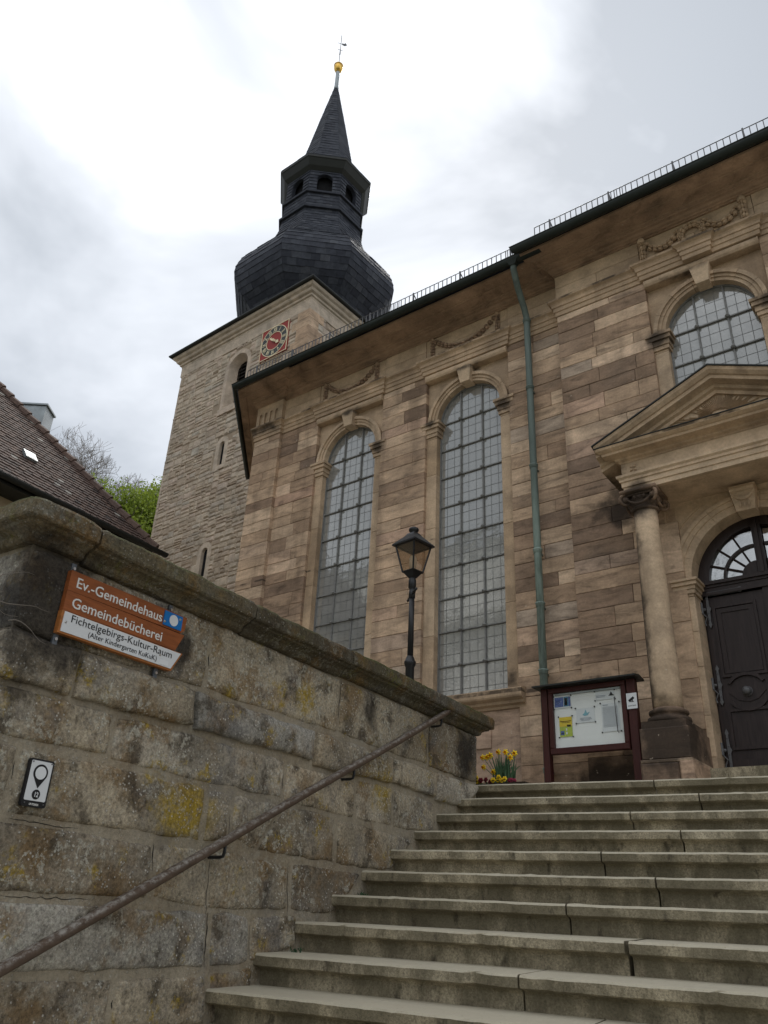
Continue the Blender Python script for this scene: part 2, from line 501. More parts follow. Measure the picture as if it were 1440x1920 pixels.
class MB:
    def __init__(s, fr=None):
        s.v, s.f, s.t, s.mi, s.mats = [], [], [], [], []
        s.fr = fr or (lambda a, b, c: V3((a, b, c)))
        s.tint = .5
        s.cm = 0
    def mat(s, m):
        if m not in s.mats: s.mats.append(m)
        s.cm = s.mats.index(m)
    def add(s, vs, fs, tint=None):
        b = len(s.v)
        s.v += [s.fr(*p) for p in vs]
        s.f += [tuple(b + i for i in f) for f in fs]
        s.t += [s.tint if tint is None else tint] * len(fs)
        s.mi += [s.cm] * len(fs)
    def box(s, x0, x1, y0, y1, z0, z1, tint=None):
        s.add([(x0, y0, z0), (x1, y0, z0), (x1, y1, z0), (x0, y1, z0), (x0, y0, z1), (x1, y0, z1), (x1, y1, z1), (x0, y1, z1)],
              [(0, 1, 5, 4), (1, 2, 6, 5), (2, 3, 7, 6), (3, 0, 4, 7), (4, 5, 6, 7), (3, 2, 1, 0)], tint)
    def stone(s, x0, x1, y0, y1, z0, z1, c=.006, tint=None):
        # block whose front (y0) arrises are chamfered
        s.add([(x0 + c, y0, z0 + c), (x1 - c, y0, z0 + c), (x1 - c, y0, z1 - c), (x0 + c, y0, z1 - c),
               (x0, y0 + c, z0), (x1, y0 + c, z0), (x1, y0 + c, z1), (x0, y0 + c, z1), (x0, y1, z0), (x1, y1, z0), (x1, y1, z1), (x0, y1, z1)],
              [(0, 1, 2, 3), (4, 5, 1, 0), (5, 6, 2, 1), (6, 7, 3, 2), (7, 4, 0, 3), (4, 8, 9, 5), (5, 9, 10, 6), (6, 10, 11, 7), (7, 11, 8, 4)], tint)
    def prism(s, poly, y0, y1, tint=None):
        # poly in (x, z), counter-clockwise seen from -y; front at y0
        n = len(poly)
        s.add([(p[0], y0, p[1]) for p in poly] + [(p[0], y1, p[1]) for p in poly],
              [tuple(range(n)), tuple(range(2 * n - 1, n - 1, -1))] + [(i, n + i, n + (i + 1) % n, (i + 1) % n) for i in range(n)], tint)
    def tube(s, pts, r, n=8, caps=True, tint=None):
        pts = [V3(p) for p in pts]
        rs = r if isinstance(r, (list, tuple)) else [r] * len(pts)
        vs, fs = [], []
        u = None
        for i, p in enumerate(pts):
            d = (pts[min(i + 1, len(pts) - 1)] - pts[max(i - 1, 0)])
            d = d.normalized() if d.length > 1e-9 else V3((0, 0, 1))
            if u is None:
                a = V3((0, 0, 1)) if abs(d.z) < .9 else V3((1, 0, 0))
                u = d.cross(a).normalized()
            else:
                u = (u - d * u.dot(d)).normalized()
            w = d.cross(u)
            for k in range(n):
                t = 2 * PI * k / n
                vs.append(tuple(p + (u * math.cos(t) + w * math.sin(t)) * rs[i]))
        for i in range(len(pts) - 1):
            for k in range(n):
                a, b = i * n + k, i * n + (k + 1) % n
                fs.append((a, b, b + n, a + n))
        if caps:
            fs.append(tuple(range(n - 1, -1, -1)))
            fs.append(tuple(range((len(pts) - 1) * n, len(pts) * n)))
        s.add(vs, fs, tint)
    def lathe(s, prof, c, n=24, tint=None):
        vs, fs = [], []
        for r, z in prof:
            for k in range(n):
                t = 2 * PI * k / n
                vs.append((c[0] + r * math.cos(t), c[1] + r * math.sin(t), c[2] + z))
        for i in range(len(prof) - 1):
            for k in range(n):
                a, b = i * n + k, i * n + (k + 1) % n
                fs.append((a, b, b + n, a + n))
        fs.append(tuple(range(n - 1, -1, -1)))
        fs.append(tuple(range((len(prof) - 1) * n, len(prof) * n)))
        s.add(vs, fs, tint)
    def bulb(s, c, d, L, w, th=None, up=(0, -1, 0), tint=None):
        # leaf-shaped swelling centred at c along d
        c, d = V3(c), V3(d).normalized()
        up = V3(up)
        sd = d.cross(up).normalized()
        up = sd.cross(d).normalized()
        th = th or w * .6
        vs = [tuple(c - d * L * .5)]
        for f, g in ((-.2, .9), (.18, .85)):
            for k in range(6):
                t = PI * 2 * k / 6
                vs.append(tuple(c + d * L * f + sd * (w * .5 * g * math.cos(t)) + up * (th * .5 * g * math.sin(t))))
        vs.append(tuple(c + d * L * .5))
        fs = [(0, 1 + (k + 1) % 6, 1 + k) for k in range(6)] + [(1 + k, 1 + (k + 1) % 6, 7 + (k + 1) % 6, 7 + k) for k in range(6)] + [(7 + k, 7 + (k + 1) % 6, 13) for k in range(6)]
        s.add(vs, fs, tint)
    def sweep(s, path, prof, closed=True, outv=None, caps=True):
        # path: plan points, outward is to the right of travel; prof: (out, z) points
        n = len(path)
        outs = []
        dirs = [(V3((path[i + 1][0] - path[i][0], path[i + 1][1] - path[i][1], 0))).normalized() for i in range(n - 1)]
        for i in range(n):
            d0, d1 = dirs[max(i - 1, 0)], dirs[min(i, n - 2)]
            n0, n1 = V3((d0.y, -d0.x, 0)), V3((d1.y, -d1.x, 0))
            m = (n0 + n1)
            m = m / max(m.dot(n0), .25) if m.length > 1e-6 else n0
            outs.append(m)
        for i, q in (outv or {}).items(): outs[i] = V3((*q, 0))
        k = len(prof)
        vs, fs = [], []
        for i in range(n):
            for o, z in prof:
                vs.append((path[i][0] + outs[i].x * o, path[i][1] + outs[i].y * o, z))
        kk = k if closed else k - 1
        for i in range(n - 1):
            for j in range(kk):
                a, b = i * k + j, i * k + (j + 1) % k
                fs.append((a, a + k, b + k, b))
        if caps and closed:
            fs.append(tuple(range(k)))
            fs.append(tuple(range((n - 1) * k + k - 1, (n - 1) * k - 1, -1)))
        s.add(vs, fs)
    def build(s, name, mat=None, parent=None, smooth=False, root=None, fixn=True):
        me = bpy.data.meshes.new(name)
        root = root or parent
        b = V3((0, 0, 0))
        r = parent
        while r is not None:
            if r in BASE:
                b = BASE[r]
                break
            r = r.parent
        if parent is None:
            # a top-level mesh has its origin at its own base
            xs, ys, zs = [p.x for p in s.v], [p.y for p in s.v], [p.z for p in s.v]
            b = V3(((min(xs) + max(xs)) / 2, (min(ys) + max(ys)) / 2, min(zs)))
        me.from_pydata([tuple(p - b) for p in s.v], [], s.f)
        if fixn:
            import bmesh
            bm = bmesh.new()
            bm.from_mesh(me)
            bmesh.ops.recalc_face_normals(bm, faces=bm.faces)
            bm.to_mesh(me)
            bm.free()
        a = me.attributes.new('tint', 'FLOAT', 'FACE')
        a.data.foreach_set('value', s.t)
        if s.mats:
            for m in s.mats: me.materials.append(m)
            me.polygons.foreach_set('material_index', s.mi)
        elif mat:
            me.materials.append(mat)
        if smooth:
            me.polygons.foreach_set('use_smooth', [True] * len(me.polygons))
        o = bpy.data.objects.new(name, me)
        COL.objects.link(o)
        if parent is not None:
            o.parent = parent
        else:
            o.location = b
            BASE[o] = b
        return o

def seen_size(vs):
    xs, ys = [], []
    for p in vs:
        d = RF.dot(p)
        if d < .1: return 0
        xs.append(RX.dot(p) / d * .7811)
        ys.append(RD.dot(p) / d * .7811)
    cx, cy = sum(xs) / len(xs), sum(ys) / len(ys)
    if abs(cx) > .385 or abs(cy) > .51: return 0
    return (max(xs) - min(xs)) * (max(ys) - min(ys))

class Pieces:
    # many alike pieces: the 300 that show largest are parts, the rest one joined part
    def __init__(s, name, mat, parent, limit=300, rest=None):
        s.name, s.mat, s.parent, s.limit, s.L, s.rest = name, mat, parent, limit, [], rest or name
    def add(s, mb, weight=1.):
        s.L.append((seen_size(mb.v) * weight, mb))
    def finish(s, smooth=False, min_size=0.):
        s.L.sort(key=lambda q: -q[0])
        top = [q for q in s.L[:s.limit] if q[0] > min_size]
        for _, mb in top:
            mb.build(s.name, s.mat, s.parent, smooth, fixn=False)
        rest = s.L[len(top):]
        if rest:
            r = MB()
            for _, mb in rest:
                b = len(r.v)
                r.v += mb.v
                r.f += [tuple(b + i for i in f) for f in mb.f]
                r.t += mb.t
                r.mi += mb.mi
            tagp(r.build(s.rest, s.mat, s.parent, smooth, fixn=False), kind='stuff')

def text(s, size, mat, parent, fr, thick=.002, align='CENTER', bold=0., sx=1., name='lettering', spacing=1.):
    cu = bpy.data.curves.new(name, 'FONT')
    cu.body = s
    cu.size = size
    cu.align_x = align
    cu.extrude = thick
    cu.offset = bold
    cu.space_character = spacing
    cu.resolution_u = 3
    ob = bpy.data.objects.new(name, cu)
    COL.objects.link(ob)
    dg = bpy.context.evaluated_depsgraph_get()
    me = bpy.data.meshes.new_from_object(ob.evaluated_get(dg))
    bpy.data.objects.remove(ob)
    mb = MB(fr)
    mb.add([(v.co.x * sx, v.co.y, v.co.z) for v in me.vertices], [tuple(p.vertices) for p in me.polygons])
    bpy.data.meshes.remove(me)
    return mb.build(name, mat, parent, fixn=False)

def disc(cx, cz, r, n=20, a0=0., a1=2 * PI):
    return [(cx + r * math.cos(a0 + (a1 - a0) * k / n), cz + r * math.sin(a0 + (a1 - a0) * k / n)) for k in range(n if a1 - a0 > 6.28 else n + 1)]

def clip_poly(poly, cx, cz, r, zlo):
    # clip a convex polygon by the half disc (z >= zlo is curved by the circle)
    n = 24
    for k in range(n):
        t = PI * (k + .5) / n
        nx, nz = math.cos(t), math.sin(t)
        lim = r * math.cos(PI / 2 / n)
        out = []
        for i in range(len(poly)):
            a, b = poly[i], poly[(i + 1) % len(poly)]
            da = (a[0] - cx) * nx + (a[1] - cz) * nz - lim
            db = (b[0] - cx) * nx + (b[1] - cz) * nz - lim
            if da <= 0: out.append(a)
            if da * db < 0:
                f = da / (da - db)
                out.append((a[0] + (b[0] - a[0]) * f, a[1] + (b[1] - a[1]) * f))
        poly = out
        if len(poly) < 3: return []
    return poly

# ------------------------------------------------------------------ ground, terrace, hills
P0 = V3((-3.53196493, 3.31209821, -0.37242308))         # left end of the lowest step in view
U = V3((-0.07215093, 0.99739373, 0))                    # up the stairs, along the wall
N = V3((0.99739373, 0.07215093, 0))                     # out of the wall
SDIR = V3((math.cos(rad(7.5)), math.sin(rad(7.5)), 0))  # along a step
TREAD, RISE = .3451, .16
LAND = P0.z + 9 * RISE                                  # 1.068
GROUND = P0.z - 8 * RISE                                # -1.65
def W(t, n, z): return V3((P0.x + U.x * t + N.x * n, P0.y + U.y * t + N.y * n, z))
def sm(a, b, x):
    x = min(max((x - a) / (b - a), 0), 1)
    return x * x * (3 - 2 * x)

def hz(x, y):
    # wooded slope left behind the church and the hillside across the road
    h = 0.
    d = math.hypot(x, y)
    if y > -2:
        h = max(h, 19 * sm(27, 60, -x * .86 + y * .5) + 14 * sm(60, 160, d))
    h = max(h, 5 * sm(9, 22, -y) + 14 * sm(60, 160, d)) if y < 0 else h
    return h + (mnoise.noise(V3((x * .07, y * .07, 0))) * .8 if h > 1 else 0.)

g = MB()
n = 70
cs = [((i / n) * 2 - 1) for i in range(n + 1)]
cs = [math.copysign(abs(c) ** 2.2, c) * 600 for c in cs]
g.add([(x, y, GROUND + hz(x, y)) for y in cs for x in cs], [(j * (n + 1) + i, j * (n + 1) + i + 1, (j + 1) * (n + 1) + i + 1, (j + 1) * (n + 1) + i) for j in range(n) for i in range(n)])
tg = NT('ground_cover')
pz = tg.pos()
sz = tg.n('SeparateXYZ')
tg.l(pz, sz.inputs[0])
nn = tg.noise(pz, 1.2, 5, .6)
gc = tg.mix(tg.rng(sz.outputs[2], GROUND + .2, GROUND + 2.), tg.ramp(nn, [(.3, (.24, .225, .19)), (.7, (.34, .315, .265))]), tg.ramp(nn, [(.3, (.035, .045, .016)), (.7, (.075, .085, .03))]))
tg.color(gc)
tagp(g.build('ground', tg.m, None, True), kind='structure')

t = MB()
A = W(-1.5, -.12, 0)
B = W(3.0, -.12, 0)
Cn = W(3.1, .0, 0) + SDIR * 0
poly = [(A.x, A.y), (B.x, B.y), (W(9 * TREAD + .08, 0, 0) + SDIR * -.1)[:2], (W(9 * TREAD + .08, 0, 0) + SDIR * 6.4)[:2], (3.2, 30), (-46, 30), (-46, A.y + .0)]
poly = [tuple(p) for p in poly]
k = len(poly)
t.add([(p[0], p[1], GROUND - .3) for p in poly] + [(p[0], p[1], LAND - .012) for p in poly], [tuple(range(k, 2 * k))] + [(i, (i + 1) % k, k + (i + 1) % k, k + i) for i in range(k)])
tagp(t.build('terrace', M['ground']), kind='structure')

# ------------------------------------------------------------------ church
XC = -1.655                                             # axis of the portal and of the window above it
YN, YR = 9.10, 8.91                                     # wall faces: nave side, projecting centre
church = thing('church', (-4, 9.1, LAND), 'brown sandstone church with tall arched leaded windows and a pillared portal', 'church')

crs = random.Random(5)
courses = [LAND - .03]
while courses[-1] < 8.15:
    h = crs.uniform(.27, .36) if courses[-1] < 1.9 else crs.uniform(.185, .26)
    courses.append(courses[-1] + h)
courses[-1] = 8.13
stones = Pieces('stone', M['ashlar'], church)
def ashlar(x0, x1, z0, z1, y, wmin=.38, wmax=.95, dark=0., fr=None, chips=True):
    for a, b in zip(courses[:-1], courses[1:]):
        a, b = max(a, z0), min(b, z1)
        if b - a < .05: continue
        x = x0
        ct = crs.random()
        while x < x1 - .02:
            w = crs.uniform(wmin, wmax)
            if x1 - x - w < .22: w = x1 - x
            mb = MB(fr)
            gp = .0026
            tv = min(1, max(0, crs.gauss(.53 - dark, .28) if crs.random() < .65 else ct - dark))
            yy = y + crs.uniform(-.004, .004)
            mb.stone(x + (gp if x > x0 else 0), x + w - (gp if x + w < x1 - .01 else 0), yy, y + .11, a + gp, b - gp, crs.uniform(.002, .006), tv)
            stones.add(mb)
            x += w

core = MB()
FIELDS = [(-10.2, -9.52, YN - .07, .3, .68), (-9.52, -8.61, YN, .34, .75), (-7.12, -6.22, YN, .34, .95), (-4.69, -3.75, YN, .34, .95), (-3.75, -2.42, YR, .4, .95), (-.9, .42, YR, .4, .95)]
for x0, x1, y, wa, wb in FIELDS:
    z0 = LAND - .05
    ashlar(x0, x1, z0, 8.12, y, wa, wb)
    core.box(x0 + .004, x1 - .004, y + .014, 9.7, z0 - .2, 8.5)
core.box(-3.748, .415, YR + .13, 9.69, 8.125, 9.0)
core.box(-10.19, -3.748, YN + .13, 9.68, 8.125, 9.0)
core.build('wall_core', M['joint'], church)

# slanted end wall and hidden back of the nave
e = MB()
ang = math.atan2(11.15 - 9.03, -12.06 + 10.2)
cdx, cdy = math.cos(ang), math.sin(ang)
L_ch = math.hypot(11.15 - 9.03, 1.86)
def frc(a, b, c):
    # a along the slanted wall from the tower to the front corner, b into the wall
    return V3((-12.06 - cdx * a, 11.15 - cdy * a, c)) + V3((-cdy, cdx, 0)) * (b * (1 if V3((-cdy, cdx, 0)).dot(V3((1, 1, 0))) > 0 else -1))
ashlar(0, L_ch, LAND - .05, 8.12, 0., .4, .9, 0, frc)
stones.finish()
e.fr = frc
e.box(.002, L_ch - .002, .014, .5, LAND - .2, 9.0)
e.fr = lambda a, b, c: V3((a, b, c))
e.box(-12.0, 7., 11.4, 20.4, LAND - .2, 9.0)
e.box(.43, 7., YN + .03, 11.5, LAND - .2, 9.0)
e.build('nave_body', M['ashlar'], church)

# bays: recessed panel with pilasters, imposts, archivolt, keystone and sill
def arch_band(mb, cx, zc, r0, r1, y0, y1, n=28, a0=0, a1=PI, tint=None):
    vs, fs = [], []
    for k in range(n + 1):
        t = a0 + (a1 - a0) * k / n
        c, s_ = math.cos(t), math.sin(t)
        vs += [(cx + r0 * c, y0, zc + r0 * s_), (cx + r1 * c, y0, zc + r1 * s_), (cx + r1 * c, y1, zc + r1 * s_), (cx + r0 * c, y1, zc + r0 * s_)]
    for k in range(n):
        a, b = 4 * k, 4 * k + 4
        fs += [(a, a + 1, b + 1, b), (a + 1, a + 2, b + 2, b + 1), (a + 3, a, b, b + 3)]
    fs += [(0, 3, 2, 1), (4 * n, 4 * n + 1, 4 * n + 2, 4 * n + 3)]
    mb.add(vs, fs, tint)
def spandrel(mb, cx, zc, r, x0, x1, zt, y, n=28):
    vs, fs = [], []
    for k in range(n + 1):
        t = PI * k / n
        c, s_ = math.cos(t), math.sin(t)
        m = min((x1 - cx) / c if c > 1e-6 else 1e9, (x0 - cx) / c if c < -1e-6 else 1e9, (zt - zc) / s_ if s_ > 1e-6 else 1e9)
        vs += [(cx + r * c, y, zc + r * s_), (cx + m * c, y, zc + m * s_)]
    for k in range(n):
        fs.append((2 * k, 2 * k + 1, 2 * k + 3, 2 * k + 2))
    # corners the fan cuts off
    b = len(vs)
    vs += [(x0, y, zt), (x1, y, zt)]
    for k in range(n):
        p, q = vs[2 * k + 1], vs[2 * k + 3]
        if abs(p[0] - x1) < 1e-6 and abs(q[2] - zt) < 1e-6 and abs(q[0] - x1) > 1e-6: fs.append((2 * k + 1, b + 1, 2 * k + 3))
        if abs(p[2] - zt) < 1e-6 and abs(q[0] - x0) < 1e-6 and abs(p[0] - x0) > 1e-6: fs.append((2 * k + 1, b, 2 * k + 3))
    mb.add(vs, fs)

ZSP = 7.18
HO = .578
def impost(mb, x0, x1, yf, z0, z1):
    for i, (a, b, o) in enumerate(((0, .12, .0), (.12, .34, .022), (.34, .62, .036), (.62, .84, .062), (.84, 1., .082))):
        za, zb = z0 + (z1 - z0) * a, z0 + (z1 - z0) * b
        mb.box(x0 - (o if x0 == min(x0, x1) else 0), x1 + o, yf - o, yf + .16, za, zb - .002, .45)

def bay(x0, x1, yw, zb, label, rosette=False):
    cx = (x0 + x1) / 2
    yj, ysp, yg = yw + .055, yw + .085, yw + .19
    # surround of the panes is the window's own mesh: saddle bars, mullions and bosses
    ztop = ZSP + HO
    zbars = [7.18 - .505 * i for i in range(12) if 7.18 - .505 * i > zb + .2]
    mx = [cx - .195, cx + .195]
    win_m = MB()
    for zz in zbars:
        win_m.box(cx - HO, cx + HO, yg - .026, yg - .006, zz - .009, zz + .009)
    for xx in mx:
        win_m.box(xx - .011, xx + .011, yg - .028, yg - .004, zb, ZSP + math.sqrt(HO ** 2 - .195 ** 2))
        for zz in zbars:
            win_m.lathe([(.0, -.028), (.022, -.02), (.034, 0), (.022, .02), (.0, .028)], (xx, yg - .045, zz), 8)
    win_m.box(cx - HO, cx + HO, yg - .03, yg - .004, zb, zb + .03)
    arch_band(win_m, cx, ZSP, HO - .02, HO + .01, yg - .03, yg)
    for sx in (-1, 1):
        win_m.box(cx + sx * (HO - .008) - .01, cx + sx * (HO - .008) + .01, yg - .03, yg, zb, ZSP)
    win = tagp(win_m.build('window', M['lead'], church, fixn=False), label)
    # leaded panes
    panes = Pieces('pane', M['glass'], win, rest='far_panes')
    net = MB()
    for c3 in range(9):
        m3, s3 = divmod(c3, 3)
        xs = [cx - HO, mx[0], mx[1], cx + HO]
        pw = (xs[m3 + 1] - xs[m3]) / 3
        xa = xs[m3] + pw * s3
        zz = 7.18 + .505 * 2
        while zz > zb + .02:
            zt = zz
            zz -= .505 / 3
            za = max(zz, zb)
            g_ = .0042
            pl = [(xa + g_, za + g_), (xa + pw - g_, za + g_), (xa + pw - g_, zt - g_), (xa + g_, zt - g_)]
            if zt > ZSP: pl = clip_poly(pl, cx, ZSP, HO - .01, ZSP)
            if len(pl) < 3: continue
            mb = MB()
            tx, tz = crs.gauss(0, .0022), crs.gauss(0, .0022)
            mxc, mzc = xa + pw / 2, (za + zt) / 2
            k_ = len(pl)
            fr_ = [(p[0], yg + tx * (p[0] - mxc) + tz * (p[1] - mzc), p[1]) for p in pl]
            mb.add(fr_ + [(p[0], p[1] + .003, p[2]) for p in fr_], [tuple(range(k_)), tuple(range(2 * k_ - 1, k_ - 1, -1))], crs.random())
            panes.add(mb)
    panes.finish()
    net.box(cx - HO, cx + HO, yg + .006, yg + .012, zb, ZSP)
    net.prism(disc(cx, ZSP, HO, 24, 0, PI), yg + .006, yg + .012)
    net.build('came_net', M['lead_net'], win)
    # stone surround
    tr = MB()
    zi0, zi1 = ZSP - .29, ZSP
    for sx in (-1, 1):
        a, b = (x0, cx - HO) if sx < 0 else (cx + HO, x1)
        z = zb - .02
        while z < zi0 - .01:
            zn = min(z + crs.uniform(.7, 1.25), zi0)
            if zi0 - zn < .3: zn = zi0
            tr.stone(a, b, yj, 9.72, z, zn - .003, .004, min(1, max(0, crs.gauss(.5, .3))))
            z = zn
        impost(tr, a, b, yj, zi0, zi1)
    n_v = 7
    for i in range(n_v):
        a0, a1 = PI * i / n_v + .004, PI * (i + 1) / n_v - .004
        tv = crs.uniform(.2, .9)
        arch_band(tr, cx, ZSP, HO, HO + .145, yj, yw + .6, 5, a0, a1, tv)
        arch_band(tr, cx, ZSP, HO + .05, HO + .145, yj - .018, yj + .02, 5, a0, a1, tv)
        arch_band(tr, cx, ZSP, HO + .095, HO + .15, yj - .045, yj, 5, a0, a1, tv)
    tr.tint = .4
    spandrel(tr, cx, ZSP, HO + .12, x0, x1, 7.995, ysp)
    # keystone
    zk0, zk1 = ZSP + HO - .03, 7.995
    yk = yj - .11
    tr.tint = .85
    tr.add([(cx - .085, yk + .02, zk0), (cx + .085, yk + .02, zk0), (cx + .13, yk - .02, zk1), (cx - .13, yk - .02, zk1), (cx - .085, yj + .1, zk0), (cx + .085, yj + .1, zk0), (cx + .13, yj + .1, zk1), (cx - .13, yj + .1, zk1)],
           [(0, 1, 2, 3), (4, 0, 3, 7), (1, 5, 6, 2), (4, 5, 1, 0), (3, 2, 6, 7)])
    if rosette:
        for k in range(6):
            t_ = 2 * PI * k / 6
            tr.bulb((cx + .035 * math.cos(t_), yk - .012, zk0 + .125 + .035 * math.sin(t_)), (math.cos(t_), 0, math.sin(t_)), .06, .035, .03)
    # swelling lintel band above
    tr.tint = .6
    pf = [(.0, 7.995), (.035, 8.0), (.055, 8.03), (.06, 8.06), (.055, 8.09), (.03, 8.118), (0, 8.12), (-.12, 8.12), (-.12, 7.995)]
    path = [(x0 + .002, yw), (x1 - .002, yw)] if not rosette else [(x0 + .002, yw), (XC - .17, yw), (XC - .17, yw - .06), (XC + .17, yw - .06), (XC + .17, yw), (x1 - .002, yw)]
    tr.sweep(path, pf)
    tagp(tr.build('window_surround', M['trim'], church))
    return win

bay(-8.61, -7.12, YN, 2.70, 'left tall arched window')
bay(-6.22, -4.69, YN, 2.70, 'tall arched window beside the downpipe')
bay(-2.42, -.90, YR, 5.72, 'upper window over the portal')

# sills with apron panels under the two tall windows
for x0, x1, nm in ((-8.61, -7.12, 'l'), (-6.22, -4.69, 'r')):
    s_ = MB()
    s_.tint = .25
    s_.sweep([(x0 - .1, YN + .02), (x1 + .1, YN + .02)], [(-.3, 2.42), (.02, 2.42), (.03, 2.45), (.075, 2.47), (.085, 2.5), (.14, 2.53), (.15, 2.55), (.15, 2.635), (.13, 2.65), (-.3, 2.70)])
    s_.build('window_sill', M['trim'], church)
    p_ = MB()
    p_.tint = .97
    p_.box(x0 + .004, x1 - .004, YN + .03, YN + .5, LAND - .1, 2.425)
    p_.box(x0 + .42, x1 - .42, YN + .006, YN + .04, 1.95, 2.28)
    p_.build('apron_panel', M['ashlar'], church)
    bk = MB()
    bk.box(x0 + .003, x1 - .003, YN + .3, 9.7, 2.4, 8.13)
    bk.build('window_back', M['dark'], church)
bk = MB()
bk.box(-2.417, -.903, YR + .3, 9.7, LAND, 8.13)
bk.build('window_back', M['dark'], church)

# string course, frieze, cornice
CH = [(-12.06, 11.15), (-10.2, YN - .07)]
jl = [(-8.63, -7.10), (-6.24, -4.67)]
pathN = CH + [(-9.52, YN - .07), (-9.52, YN)]
for a, b in jl:
    pathN += [(a, YN), (a, YN - .045), (b, YN - .045), (b, YN)]
pathN += [(-3.74, YN)]
pathR = [(-3.75, YN + .1), (-3.75, YR), (-2.44, YR), (-2.44, YR - .05), (XC - .17, YR - .05), (XC - .17, YR - .11), (XC + .17, YR - .11), (XC + .17, YR - .05), (-.88, YR - .05), (-.88, YR), (.42, YR), (.42, YN + .1)]
strp = [(-.1, 8.122), (.018, 8.122), (.02, 8.19), (.036, 8.196), (.038, 8.262), (.054, 8.268), (.056, 8.305), (.07, 8.33), (.105, 8.355), (.108, 8.388), (-.1, 8.40)]
for pth, z in ((pathN, 0), (pathR, 0)):
    s_ = MB()
    s_.tint = .35
    s_.sweep(pth, strp)
    s_.build('string_course', M['trim'], church)
fz = MB()
fz.tint = .9
fx = [(-9.52, -8.63, YN), (-8.63, -7.10, YN + .012), (-7.10, -6.24, YN), (-6.24, -4.67, YN + .012), (-4.67, -3.75, YN), (-3.75, -2.44, YR), (-2.44, -.88, YR + .012), (-.88, .42, YR)]
for x0, x1, y in fx:
    w = x1 - x0
    k = 2 if w > 1.2 else 1
    zm = 8.395 + .27
    for i in range(k):
        fz.stone(x0 + w * i / k + .003, x0 + w * (i + 1) / k - .003, y, y + .2, 8.395, zm - .002, .003, crs.uniform(.6, 1))
    k = 1
    fz.stone(x0 + .003, x1 - .003, y, y + .2, zm + .002, 8.9, .003, crs.uniform(.6, 1))
fz.build('frieze', M['pale'], church)
# fluted block over the corner pilaster
fb = MB()
fb.tint = .8
yb = YN - .085
xs = [-10.2, -10.09, -9.99, -9.93, -9.83, -9.77, -9.67, -9.61, -9.52]
fb.box(-10.205, -9.515, yb + .035, YN + .2, 8.395, 8.9)
bars = [(-10.205, -10.10), (-10.0, -9.945), (-9.845, -9.79), (-9.69, -9.515)]
fl = [(-10.10, -10.0), (-9.945, -9.845), (-9.79, -9.69)]
fl = [(-10.13, -10.05), (-9.99, -9.91), (-9.85, -9.77), (-9.71, -9.63)]
edges = [-10.205] + [q for p in fl for q in p] + [-9.515]
for i in range(0, len(edges), 2):
    fb.box(edges[i], edges[i + 1], yb, yb + .036, 8.395, 8.74)
fb.box(-10.205, -9.515, yb, yb + .036, 8.741, 8.9)
for a, b in fl:
    cx = (a + b) / 2
    spandrel(fb, cx, 8.68, .04, a, b, 8.74, yb, 8)
fb.build('fluted_block', M['trim'], church)
cor = [(-.1, 8.885), (.018, 8.885), (.022, 8.902), (.05, 8.906), (.06, 8.918), (.09, 8.926), (.11, 8.94), (.12, 8.946), (.165, 8.949), (.17, 8.962), (.215, 8.966), (.222, 8.992), (.37, 9.0), (.375, 8.982), (.405, 8.982), (.41, 9.006), (.60, 9.015), (.605, 9.05), (.0, 9.25), (-.1, 9.25)]
cpN = CH + [(-9.50, YN - .07), (-9.50, YN), (-3.74, YN)]
cpR = [(-3.75, YN + .3), (-3.75, YR), (.42, YR), (.42, YN + .3)]
for pth in (cpN, cpR):
    s_ = MB()
    s_.tint = .36
    ov = {0: (-.81, -.05), 1: (-.07, -.93)} if pth is cpN else {0: (-.46, 0), 1: (-.46, -1), 2: (.46, -1), 3: (.46, 0)}
    s_.sweep(pth, cor if pth is cpN else [(o, z + .003) for o, z in cor], outv=ov)
    s_.build('cornice', M['ashlar'], church)
    gt = MB()
    simple = CH + [(-3.72, YN - .02)] if pth is cpN else [(-3.75, YR), (.42, YR)]
    half = [(.70 + .075 * math.cos(a), 9.075 + .075 * math.sin(a)) for a in [PI + PI * k / 10 for k in range(11)]]
    gt.sweep(simple, half + [(.79, 9.085), (.60, 9.085)], outv=ov if pth is cpN else {0: (-.46, -1), 1: (.46, -1)})
    gt.build('gutter', M['gutter'], church)
# roof
rf = MB()
eL = [(-12.7, 10.62), (-10.5, 8.4), (.6, 8.2), (7., 8.4)]
rf.add([(-12.72, 11.2, 9.09), (-10.2, 8.48, 9.09), (-3.75, 8.44, 9.09), (-3.75, 8.26, 9.09), (.5, 8.26, 9.09), (.5, 8.44, 9.09), (7.2, 8.44, 9.09), (7.2, 15.4, 13.9), (-7.5, 15.4, 13.9), (-12.72, 20, 9.09)],
       [(1, 2, 3, 4, 5, 6, 7, 8), (0, 1, 8), (0, 8, 9), (9, 8, 7)])
rf.build('roof', M['slate'], church)
# snow guards: rail, foot rail and bars on stouter stays
for x0, x1, y in ((-9.95, -3.98, 8.40), (-3.72, .4, 8.22)):
    sg = MB()
    z0, z1 = 9.10, 9.34
    for z in (z0, z1):
        sg.tube([(x0, y, z), (x1, y, z)], .007, 5)
    x = x0
    i = 0
    while x < x1:
        st = i % 11 == 3
        r = .011 if st else .0055
        sg.box(x - r, x + r, y - r, y + r, z0, z1 + (.02 if st else 0))
        if st:
            sg.tube([(x, y, z1), (x, y + .22, z0 + .1)], .009, 4)
        if i % 27 in (14, 15, 16):
            sg.box(x + .03, x + .04, y - .005, y + .005, z0, z1)
        x += .083
        i += 1
    sg.build('snow_guard', M['iron'], church)

